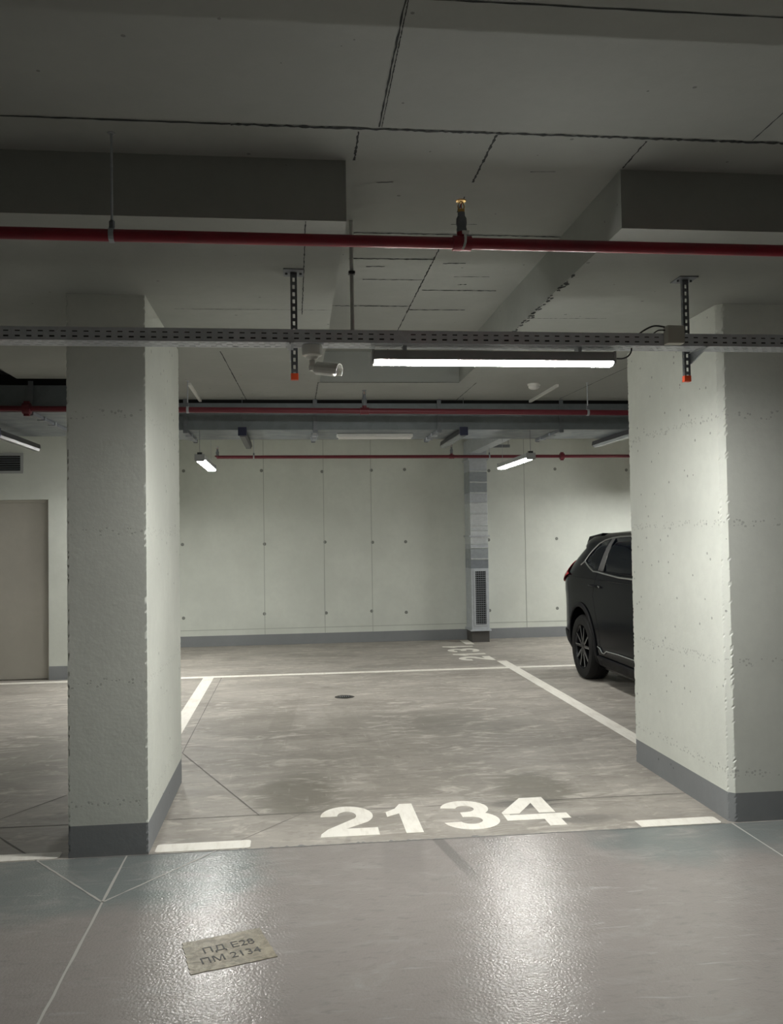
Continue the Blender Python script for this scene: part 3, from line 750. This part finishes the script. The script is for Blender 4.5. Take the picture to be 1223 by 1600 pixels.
# unseen lamps added for more light, outside the frame or behind the columns
for k_, x, y, lb in (('row', 5.02, 7.62, 'added unseen batten lamp over the bay to the right of the black car'), ('rowleft', -3.70, 7.62, 'added unseen batten lamp over the bay left of the left column'),
                 ('row', 7.92, 7.62, 'second added unseen batten lamp over the bays right of the black car'), ('backleft', -1.66, 9.6, 'added batten lamp hidden behind the left column, brightening the rear wall'),
                 ('backright', 4.85, 10.5, 'added batten lamp hidden behind the right column, brightening the rear wall')):
    hung(x, y, 2.08 if k_ == 'backleft' else 2.200, 1.13, k_, 2.43 if -5 < x < -3 else ZS if y > 7.7 else ZC, lb, 'lit batten lamps', .02)
for x in (.45,):  # unseen fill lamp added over the aisle
    hung(x, -1.9, 2.300, 1.13, 'aisle', ZS, 'added unseen fill lamp over the driving aisle behind the viewer', 'lit batten lamps', .02)
# unlit battens hanging below the duct
GU = 'unlit batten lamps below the duct'
def dark_batten(x, y0, y1, z, ztop, label, lens='lens_off'):
    r = empty('batten_lamp', (x, y0, z), label, 'lamp', GU)
    s = MB(); s.prism([(x-.028, z+.04), (x-.035, z), (x+.035, z), (x+.028, z+.04)], y0+.03, y1, axis='y'); s.build('housing', M['black'], r)
    s = MB(); s.prism([(x-.030, z-.001), (x-.022, z-.022), (x+.022, z-.022), (x+.030, z-.001)], y0+.04, y1-.01, axis='y'); s.build('lens', M[lens], r)
    s = MB(); s.box(x-.036, x+.036, y0, y0+.03, z-.018, z+.055); s.build('end_cap', mat('blue_black_plastic', (.012, .016, .05), .5), r, bevel=.003)
    s = MB(); s.tube([(x, y0+.015, z+.055), (x, y0+.015, ztop)], .0022, 6); s.build('suspension_cord', M['galv_dark'], r)
    return r
dark_batten(-.418, 7.45, 8.50, 2.40, ZC, 'unlit hanging batten lamp under the duct near the left hanging lit lamp', 'black')
dark_batten(1.478, 7.45, 8.50, 2.40, ZC, 'unlit hanging batten lamp under the duct in front of the metal riser', 'lens_off')
dark_batten(3.02, 7.45, 8.50, 2.40, ZC, 'unlit hanging batten lamp under the duct next to the right column')
dark_batten(-2.36, 7.3, 8.45, 2.38, 2.48, 'unlit batten lamp under the duct seen to the left of the left column')
r = empty('batten_lamp', (.75, 7.9, 2.40), 'unlit batten lamp mounted crosswise flat under the duct', 'lamp', GU)
s = MB(); s.box(.40, 1.09, 7.86, 7.94, 2.418, 2.4475); s.build('housing', M['white'], r, bevel=.003)
s = MB(); s.prism([(7.865, 2.417), (7.875, 2.403), (7.925, 2.403), (7.935, 2.417)], .415, 1.075, axis='x'); s.build('lens', M['white'], r)

# cable trunking stubs on the ceiling
for x, lb in ((2.11, 'white cable trunking strip on the ceiling above the right hanging lamp'), (-.777, 'white cable trunking strip on the ceiling beside the left column')):
    s = MB(); s.box(x-.011, x+.011, 6.78, 7.6, ZC-.020, ZC); tag(s.build('cable_trunking', M['white']), lb, 'trunking', 'ceiling cable trunking')
# smoke detector
sd = empty('smoke_detector', (1.917, 6.78, ZC-.04), 'round white smoke detector on the ceiling above the right hanging lamp', 'smoke detector')
s = MB(); s.lathe([(.052, 0), (.052, -.012), (.046, -.016)], (1.917, 6.78, ZC), n=24); s.build('base', M['white'], sd)
s = MB(); s.lathe([(.046, -.016), (.044, -.030), (.030, -.040), (.012, -.044), (.001, -.044)], (1.917, 6.78, ZC), n=24); s.build('sensor_head', M['white'], sd)

# ================================================================ SECURITY CAMERA
sc_ = empty('security_camera', (.095, 3.86, TZ0), 'white bullet security camera mounted below the cable tray near the left hanger', 'camera')
cx, cy = .0915, 3.858
s = MB(); s.lathe([(.001, -.002), (.044, -.002), (.045, -.006), (.045, -.040), (.043, -.046), (.030, -.052), (.001, -.052)], (cx, cy, TZ0), n=28); s.build('mount_base', M['white'], sc_)
s = MB(); s.lathe([(.030, -.050), (.024, -.060), (.014, -.066), (.012, -.086), (.017, -.094), (.014, -.112), (.001, -.116)], (cx, cy, TZ0), n=20); s.build('swivel_joint', M['white'], sc_)
ax = Vector((.86, -.48, -.17)).normalized(); pb = Vector((cx+.014, cy-.012, TZ0-.106))
s = MB(); q = lambda d: pb+ax*d
s.tube([q(-.01), q(0), q(.006), q(.095), q(.098)], [.014, .021, .026, .026, .023], 20); s.build('camera_body', M['white'], sc_)
s = MB(); s.tube([q(.096), q(.099)], .015, 16); s.build('camera_lens', M['glass'], sc_)
s = MB(); side = ax.cross(Vector((0, 0, 1))).normalized(); upv = side.cross(ax)
n = 12
for k in range(n):
    a0, a1 = [math.radians(-35+250*j/n) for j in (k, k+1)]
    P4 = [q(.008)+(side*math.cos(a)+upv*math.sin(a))*.031 for a in (a0, a1)]+[q(.118)+(side*math.cos(a)+upv*math.sin(a))*.031 for a in (a1, a0)]
    s.add(P4, [(0, 1, 2, 3)])
s.build('sun_shield', M['white'], sc_, solid=.0015)
s = MB(); a = math.radians(215); d0 = side*math.cos(math.radians(175))+upv*math.sin(math.radians(175))
for t0, t1 in ((.035, .065),):
    s.tube([q(t0)+d0*.032, q(t1)+d0*.032], .0013, 6)
s.build('marking', M['ink'], sc_)

# ================================================================ DUCTS
du = empty('air_duct', (2, 7.95, 2.449), 'large rectangular galvanised air duct crossing below the ceiling', 'duct')
s = MB(); s.box(-1.2, 8.95, 7.6, 8.316, 2.449, 2.680); s.build('duct_section', M['duct'], du)
s = MB(); s.box(-5.95, -1.2, 6.78, 8.316, 2.482, 2.684); s.build('duct_section', M['duct'], du)
for b in ((-1.2, 8.95, 7.62, 8.30, 2.680), (-5.95, -1.32, 6.80, 8.30, 2.684)):
    s = MB(); s.box(b[0], b[1], b[2], b[3], b[4], b[4]+.085 if b[0] < -2 else b[4]+.085); s.build('gap_shade_strip', M['dark'], du)  # black strip standing in for the shade in the gap above the duct
for x in (-3.3, 4.4):
    s = MB(); y0 = 6.78 if x < -1.2 else 7.6; z0, z1 = (2.482, 2.684) if x < -1.2 else (2.449, 2.680)
    s.box(x-.01, x+.01, y0-.012, 8.328, z0-.012, z1+.012); s.build('flange', M['galv'], du)
def duct_support(x, y0, z0, label):
    r = empty('duct_support', (x, y0, z0), label, 'hanger', 'duct supports')
    for y, zt in ((y0-.03, ZC), (8.345, ZS)):
        s = MB(); s.box(x-.018, x+.018, y-.003, y+.003, z0-.03, zt); s.build('strap', M['galv_dark'], r)
    s = MB(); s.box(x-.02, x+.02, y0-.03, 8.36, z0-.024, z0-.002); s.build('cross_channel', M['galv_dark'], r)
    for y in (y0+.25, y0+.55):
        s = MB(); s.box(x-.03, x+.03, y, y+.02, z0-.03, z0-.0005); s.build('clip', M['galv'], r)
for x, lb in ((-.90, 'duct support strap and channel beside the left column'), (.198, 'duct support strap and channel left of the middle, below the orange-capped hanger'),
              (1.282, 'duct support strap and channel above the far sprinkler head'), (2.384, 'duct support strap and channel to the right of the smoke detector')):
    duct_support(x, 7.6, 2.449, lb)
duct_support(-1.93, 6.78, 2.482, 'duct support strap and channel seen left of the left column')

# vertical riser on the rear wall
rs = empty('ventilation_riser', (2.63, 12.45, 0), 'tall narrow galvanised ventilation riser with a lower grille on the rear wall', 'duct')
rx0, rx1, ry0, ry1 = 2.510, 2.765, 12.32, 12.715
M['zinc_mid'] = galv('mid_zinc_sheet', (.33, .36, .38), .35, .45); M['zinc_pale'] = galv('pale_zinc_sheet', (.58, .61, .62), .35, .45); M['zinc_blue'] = galv('bluish_zinc_sheet', (.27, .30, .33), .45, .4)
for za, zb, mm in ((.17, 1.05, 'galv'), (1.05, 1.19, 'zinc_blue'), (1.19, 1.33, 'zinc_mid'), (1.33, 1.40, 'galv'), (1.40, 1.51, 'zinc_pale'), (1.51, 1.98, 'zinc_pale'), (1.98, 2.13, 'galv'), (2.13, 2.44, 'zinc_mid'), (2.44, 2.90, 'galv')):
    s = MB(); s.box(rx0, rx1, ry0, ry1, za, zb); s.build('duct_section', M[mm], rs, bevel=.003)
for z in (2.44, 2.28, 2.13, 1.98, 1.83, 1.66, 1.59, 1.40, 1.34, 1.18):
    s = MB(); s.prism([(ry0-.014, z), (ry0, z-.008), (ry0, z+.016), (ry0-.014, z+.010)], rx0+.004, rx1-.004, axis='x'); s.build('stiffening_rib', M['zinc_pale'], rs)
for z in (1.50, 2.60, .16):
    s = MB(); s.box(rx0-.022, rx1+.022, ry0-.022, ry1, z, z+.022); s.build('flange', M['galv'], rs)
s = MB(); gz0, gz1 = .235, 1.03; gx0, gx1 = 2.548, 2.742; b = .02
s.box(gx0, gx1, ry0-.012, ry0, gz0, gz0+b); s.box(gx0, gx1, ry0-.012, ry0, gz1-b, gz1); s.box(gx0, gx0+b, ry0-.012, ry0, gz0+b, gz1-b); s.box(gx1-b, gx1, ry0-.012, ry0, gz0+b, gz1-b)
gf = s.build('grille_frame', M['galv'], rs)
s = MB(); s.box(gx0+b, gx1-b, ry0-.003, ry0-.001, gz0+b, gz1-b); s.build('grille_backing', M['dark'], gf)
s = MB()
for k in range(24): z = gz0+b+.01+k*.031; s.box(gx0+b, gx1-b, ry0-.009, ry0-.004, z, z+.011)
for k in range(5): x = gx0+b+.015+k*.031; s.box(x, x+.005, ry0-.012, ry0-.008, gz0+b, gz1-b)
s.build('grille_bars', M['galv_dark'], gf)
s = MB(); s.box(rx0+.005, rx1, ry0+.02, ry1, .0005, .158); s.build('plinth', mat('dark_plinth', (.07, .065, .06), .7), rs)
tag(rs.children[-1], 'dark base block')
s = MB(); s.box(rx0-.01, 2.655, 8.25, ry0, 2.69, 2.90); s.build('horizontal_branch', M['galv'], rs)
s = MB(); s.box(rx0-.03, 2.675, ry0-.10, ry0-.03, 2.66, 2.69); s.build('branch_flange', M['galv'], rs)
st = empty('bracket', (2.83, 11.9, 2.74), 'small dark metal bracket hanging to the right of the riser top', 'bracket')
s = MB(); s.box(2.69, 3.0, 11.88, 11.90, 2.735, 2.775); s.build('rail', M['galv_dark'], st)
s = MB()
for x in (2.70, 2.98): s.tube([(x, 11.89, 2.775), (x, 11.89, ZS)], .004, 6)
s.build('rod', M['galv_dark'], st)

# ================================================================ CAR
CX = 3.84; NEXP = 7.0
Wt = [(.17, .78), (.25, .82), (.35, .845), (.6, .862), (.9, .862), (1.0, .85), (1.06, .84), (1.1, .825), (1.3, .75), (1.42, .69), (1.48, .64), (1.515, .56), (1.535, .42), (1.545, .25)]
YRt = [(.17, 9.62), (.25, 9.74), (.33, 9.85), (.42, 9.90), (.6, 9.87), (.75, 9.86), (.9, 9.87), (1.0, 9.86), (1.08, 9.82), (1.15, 9.72), (1.26, 9.56), (1.36, 9.40), (1.385, 9.44), (1.44, 9.42), (1.48, 9.34), (1.515, 9.12), (1.535, 8.85), (1.545, 8.55)]
YFt = [(.17, 5.80), (.25, 5.72), (.35, 5.64), (.6, 5.60), (.75, 5.66), (.85, 5.80), (.92, 6.05), (.97, 6.45), (1.02, 6.70), (1.1, 6.82), (1.2, 6.98), (1.3, 7.15), (1.4, 7.33), (1.48, 7.50), (1.515, 7.62), (1.535, 7.78), (1.545, 7.95)]
def interp(z, T):
    if z <= T[0][0]: return T[0][1]
    for (a, b), (c_, d) in zip(T, T[1:]):
        if z <= c_: return b+(d-b)*(z-a)/(c_-a)
    return T[-1][1]
def side_x(y, z, off=0.):
    y0, y1 = interp(z, YFt), interp(z, YRt); u = (y-(y0+y1)/2)/((y1-y0)/2); u = max(-1, min(1, u))
    return CX - (interp(z, Wt)+off)*(1-abs(u)**NEXP)**(1/NEXP)
car = empty('car', (CX, 7.7, 0), 'black SUV parked behind the right column, rear side and wheel showing', 'car')
def car_body():
    zs_ = [.17, .2, .25, .3, .35, .42, .5, .6, .7, .8, .86, .9, .94, .97, 1.0, 1.02, 1.05, 1.08, 1.1, 1.13, 1.15, 1.2, 1.26, 1.32, 1.36, 1.385, 1.41, 1.44, 1.48, 1.50, 1.515, 1.53, 1.535, 1.545]
    n = 96; s = MB(); V = []
    for z in zs_:
        y0, y1 = interp(z, YFt), interp(z, YRt); W_ = interp(z, Wt)
        for k in range(n):
            a = 2*PI*k/n; ca, sa = math.cos(a), math.sin(a)
            V.append((CX - W_*math.copysign(abs(ca)**(2/NEXP), ca), (y0+y1)/2 + (y1-y0)/2*math.copysign(abs(sa)**(2/NEXP), sa), z))
    F = [(i*n+k, (i+1)*n+k, (i+1)*n+(k+1) % n, i*n+(k+1) % n) for i in range(len(zs_)-1) for k in range(n)]
    F += [tuple(range(n)), tuple(range((len(zs_)-1)*n, len(zs_)*n))[::-1]]
    s.add(V, F, 0, True); o = s.build('body', M['carpaint'], car, sharp=32)
    for wy in (8.95, 6.45):
        for sx in (-1, 1):
            cb = MB(); xo = CX+sx*.86; cb.lathe([(.001, -.30), (.392, -.30), (.392, .12), (.001, .12)] if sx > 0 else [(.001, .30), (.392, .30), (.392, -.12), (.001, -.12)], (xo, wy, .36), 'x', 36, smooth=False)
            co = cb.build('cutter', M['dark']); bpy.context.view_layer.update()
            bm = bmesh.new(); bm.from_mesh(co.data); bmesh.ops.remove_doubles(bm, verts=bm.verts, dist=.004); bmesh.ops.recalc_face_normals(bm, faces=bm.faces); bm.to_mesh(co.data); bm.free()
            md = o.modifiers.new('b', 'BOOLEAN'); md.operation = 'DIFFERENCE'; md.object = co; md.solver = 'EXACT'
            bpy.context.view_layer.update()
            dg = bpy.context.evaluated_depsgraph_get(); me = bpy.data.meshes.new_from_object(o.evaluated_get(dg))
            o.modifiers.clear(); o.data = me; bpy.data.objects.remove(co)
    me.set_sharp_from_angle(angle=math.radians(32))
    o.data.name = 'body'
    return o
car_body()
def side_patch(name, pts, off, th, mt, parent, mirror=False, nsub=6, smooth=True, fine=.09):
    """closed outline in (y, z) laid on the car side; filled with triangles fine enough to follow it"""
    bm = bmesh.new(); P = []
    for i, p in enumerate(pts):
        q_ = pts[(i+1) % len(pts)]
        for k in range(nsub): P.append((p[0]+(q_[0]-p[0])*k/nsub, p[1]+(q_[1]-p[1])*k/nsub))
    vs = [bm.verts.new((0, a, b)) for a, b in P]; fc = bm.faces.new(vs)
    bmesh.ops.triangulate(bm, faces=[fc])
    for _ in range(2 if fine > .05 else 4):
        bmesh.ops.subdivide_edges(bm, edges=[e_ for e_ in bm.edges if e_.calc_length() > fine], cuts=1, use_grid_fill=False); bmesh.ops.triangulate(bm, faces=bm.faces[:])
    s = MB(); bm.verts.index_update(); V = []
    for v in bm.verts:
        x = side_x(v.co.y, v.co.z, off)
        V.append((2*CX-x if mirror else x, v.co.y, v.co.z))
    s.add(V, [tuple(v.index for v in f_.verts) for f_ in bm.faces], 0, smooth); bm.free()
    return s.build(name, mt, parent, solid=th, sharp=60)
def side_tube(name, path, r, off, mt, parent, mirror=False, sub=6):
    P = []
    for a, b in zip(path, path[1:]):
        for k in range(sub): P.append((a[0]+(b[0]-a[0])*k/sub, a[1]+(b[1]-a[1])*k/sub))
    P.append(path[-1]); s = MB(); Q = []
    for y, z in P:
        x = side_x(y, z, off); Q.append((2*CX-x if mirror else x, y, z))
    s.tube(Q, r, 8); return s.build(name, mt, parent)
quarter = [(8.965, 1.222), (8.86, 1.325), (8.76, 1.392), (8.66, 1.432), (8.52, 1.450), (8.505, 1.36), (8.52, 1.150), (8.64, 1.150)]
door_gl = [(8.40, 1.462), (7.90, 1.475), (7.55, 1.470), (7.50, 1.118), (7.9, 1.118), (8.34, 1.140)]
front_gl = [(7.48, 1.468), (7.20, 1.40), (6.86, 1.14), (7.45, 1.12)]
outl = [(9.07, 1.185), (8.99, 1.225), (8.88, 1.335), (8.77, 1.405), (8.67, 1.445), (8.52, 1.466), (8.30, 1.480), (7.90, 1.486), (7.50, 1.482), (7.28, 1.455)]
outb = [(8.99, 1.225), (8.80, 1.170), (8.64, 1.132), (8.50, 1.130), (8.34, 1.120), (7.9, 1.100), (7.4, 1.098), (6.84, 1.11)]
for mir in (False, True):
    side_patch('quarter_window', quarter, .004, .004, M['glass'], car, mir)
    side_patch('door_window', door_gl, .004, .004, M['glass'], car, mir)
    side_patch('door_window', front_gl, .004, .004, M['glass'], car, mir)
    side_tube('window_trim', outl, .0095, .006, M['chrome'], car, mir); side_tube('window_trim', outb, .010, .006, M['chrome'], car, mir)
    side_patch('window_pillar', [(8.49, 1.462), (8.41, 1.468), (8.355, 1.140), (8.51, 1.145)], .007, .004, M['pillar'], car, mir)
    # rear lamp wrapping the corner
    ty = lambda z, d: interp(z, YRt)-d
    tl_ = [(ty(1.10, .42), 1.085), (ty(1.10, .22), 1.122), (ty(1.22, .10), 1.22), (ty(1.22, .01), 1.22), (ty(1.11, .004), 1.11), (ty(1.05, .004), 1.05), (ty(.99, .004), .99), (ty(.965, .05), .965), (ty(.98, .16), .985), (ty(1.04, .26), 1.035)]
    side_patch('tail_lamp', tl_, .020, .006, M['tail'], car, mir, nsub=12, fine=.03)
    side_tube('body_crease', [(9.45, 1.065), (9.0, 1.062), (8.3, 1.055), (7.5, 1.05), (6.6, 1.02)], .006, .000, M['carpaint'], car, mir)
    # wheel arch cladding and sills
    for wy in (8.95, 6.45):
        ring = []
        a0, a1 = -20, 200
        for k in range(25): a = math.radians(a0+(a1-a0)*k/24); ring.append((wy+.440*math.cos(a), .36+.440*math.sin(a)))
        for k in range(25): a = math.radians(a1-(a1-a0)*k/24); ring.append((wy+.393*math.cos(a), .36+.393*math.sin(a)))
        ring = [(y, max(z, .2)) for y, z in ring]
        s = MB(); V = []; nn = 25
        for (y, z), off in [(p, .006) for p in ring[:25]] + [(p, .012) for p in ring[25:][::-1]]:
            x = side_x(y, z, off); V.append((2*CX-x if mir else x, y, z))
        s.add(V, [(k, k+1, nn+k+1, nn+k) for k in range(nn-1)], 0, True); s.build('wheel_arch_trim', M['cladding'], car, solid=.012)
    side_patch('sill_cladding', [(8.50, .30), (8.50, .21), (6.90, .20), (6.90, .29)], .012, .02, M['cladding'], car, mir)
    side_tube('sill_trim', [(8.46, .395), (8.40, .385), (8.34, .345), (8.28, .345), (8.22, .375), (7.9, .385), (7.4, .385), (6.95, .38)], .0065, .006, M['chrome'], car, mir)
    side_patch('bumper_cladding', [(9.40, .44), (9.80, .46), (9.80, .24), (9.62, .22), (9.38, .23)], .008, .015, M['cladding'], car, mir)
    # handle: recessed cup, grip
    hx = side_x(8.52, .985); sg = -1
    s = MB(); pts_ = [(side_x(y, z, o_)) for y, z, o_ in ((8.67, .99, .01), (8.60, .995, .03), (8.44, .992, .03), (8.36, .985, .01))]
    pth = [(pts_[0], 8.67, .99), (pts_[1], 8.60, .995), (pts_[2], 8.44, .992), (pts_[3], 8.36, .985)]
    if mir: pth = [(2*CX-a, b_, c_) for a, b_, c_ in pth]
    s.tube(pth, .011, 8); s.build('door_handle', M['carpaint'], car)
    s = MB(); pc = [(side_x(8.38, .975, .012), 8.385, .992), (side_x(8.34, .98, .012), 8.335, .985)]
    if mir: pc = [(2*CX-a, b_, c_) for a, b_, c_ in pc]
    s.tube(pc, .009, 8); s.build('handle_key_cover', M['chrome'], car)
    # door shut line
    side_tube('door_seam', [(8.52, 1.12), (8.56, .9), (8.50, .75), (8.42, .55), (8.40, .36)], .0025, -.0005, M['dark'], car, mir)
# spoiler, rear glass, licence panel
s = MB()
prof = [(8.95, 1.520), (9.36, 1.485), (9.44, 1.415), (9.36, 1.395), (9.05, 1.46)]
for i in range(8):
    xa, xb = CX-.60+1.2*i/8, CX-.60+1.2*(i+1)/8
    s.prism(prof, xa, xb, axis='x')
s.build('roof_spoiler', M['carpaint'], car)
s = MB(); s.add([(CX-.55, interp(1.36, YRt)+.006, 1.36), (CX+.55, interp(1.36, YRt)+.006, 1.36), (CX+.62, interp(1.12, YRt)+.006, 1.12), (CX-.62, interp(1.12, YRt)+.006, 1.12)], [(0, 1, 2, 3)]); s.build('rear_window', M['glass'], car, solid=.004)
s = MB(); s.tube([(side_x(9.2, 1.22)+.0, 9.30, 1.22), (side_x(9.1, 1.31), 9.20, 1.31)], .012, 8)
# wheels
def wheel(x, y, sgn, label=None):
    r = .335; w0 = .105
    o = []
    root = MB(); prof = [(.225, .0), (.235, -.010), (.285, -.016), (.315, -.010), (.330, .012), (.335, .03), (.335, .06), (.331, .062), (.331, .066), (.335, .068), (.335, .10), (.331, .102), (.331, .106), (.335, .108), (.335, .14), (.331, .142), (.331, .146), (.335, .148), (.334, .175), (.318, .20), (.225, .20)]
    root.lathe([(a, sgn*-b*-1 if False else (b if sgn < 0 else -b)) for a, b in prof], (x, y, r), 'x', 56)
    # tread blocks
    for k in range(56):
        a = 2*PI*k/56
        for b0, b1 in ((.008, .034), (.172, .192)):
            ca, sa = math.cos(a), math.sin(a)
            aa = Vector((0, ca, sa)); bb = Vector((0, -sa, ca))
            c0 = Vector((x+(b0 if sgn < 0 else -b0), y, r)); c1 = Vector((x+(b1 if sgn < 0 else -b1), y, r))
            rr = .3352; root.add([c0+aa*(rr-.006)+bb*.009, c0+aa*(rr-.006)-bb*.009, c1+aa*rr-bb*.009, c1+aa*rr+bb*.009], [(0, 1, 2, 3)])
    ty_ = root.build('wheel', M['tyre'], car, sharp=30)
    dx = (lambda d: x+(d if sgn < 0 else -d))
    rim = MB(); rim.lathe([(.226, -.004), (.222, .004), (.212, .012), (.205, .11), (.001, .11)] if sgn < 0 else [(.226, .004), (.222, -.004), (.212, -.012), (.205, -.11), (.001, -.11)], (x, y, r), 'x', 40)
    rim.lathe([(.001, .004), (.028, .006), (.034, .02), (.04, .05)] if sgn < 0 else [(.001, -.004), (.028, -.006), (.034, -.02), (.04, -.05)], (x, y, r), 'x', 20)
    rm = rim.build('rim', M['rim'], ty_)
    sp = MB(); fc = MB()
    for k in range(5):
        for da in (-.17, .17):
            a = PI/2+2*PI*k/5+da; a2 = PI/2+2*PI*k/5+da*1.7
            p0 = Vector((0, math.cos(a)*.03, math.sin(a)*.03)); p1 = Vector((0, math.cos(a2)*.215, math.sin(a2)*.215)); t = (p1-p0).normalized(); nn_ = Vector((0, -t.z, t.y))
            w1, w2 = .016, .012; c0 = Vector((0, y, r))
            f0, b0 = dx(.006), dx(.04)
            def V3(p, xx): return Vector((xx, p.y+y, p.z+r))
            sp.add([V3(p0+nn_*w1, f0), V3(p0-nn_*w1, f0), V3(p1-nn_*w2, dx(.0)), V3(p1+nn_*w2, dx(.0)), V3(p0+nn_*w1, b0), V3(p0-nn_*w1, b0), V3(p1-nn_*w2, b0), V3(p1+nn_*w2, b0)],
                   [(0, 1, 2, 3), (4, 7, 6, 5), (0, 4, 5, 1), (1, 5, 6, 2), (2, 6, 7, 3), (3, 7, 4, 0)])
            e0 = p0.lerp(p1, .25); fc.add([V3(e0+nn_*w1*.9, dx(.0040)), V3(e0+nn_*w1*.35, dx(.0040)), V3(p1+nn_*w2*.2, dx(-.0012)), V3(p1+nn_*w2*.9, dx(-.0012))], [(0, 1, 2, 3)])
    sp.build('spokes', M['rim'], ty_); fc.build('spoke_edge', M['rim_face'], ty_, solid=.0012)  # bright machined edges on the dark alloy spokes
    tag(ty_.children[-1], 'bright machined edge of the spokes')
for wy in (8.95, 6.45):
    wheel(2.995, wy, -1); wheel(2*CX-2.995, wy, 1)
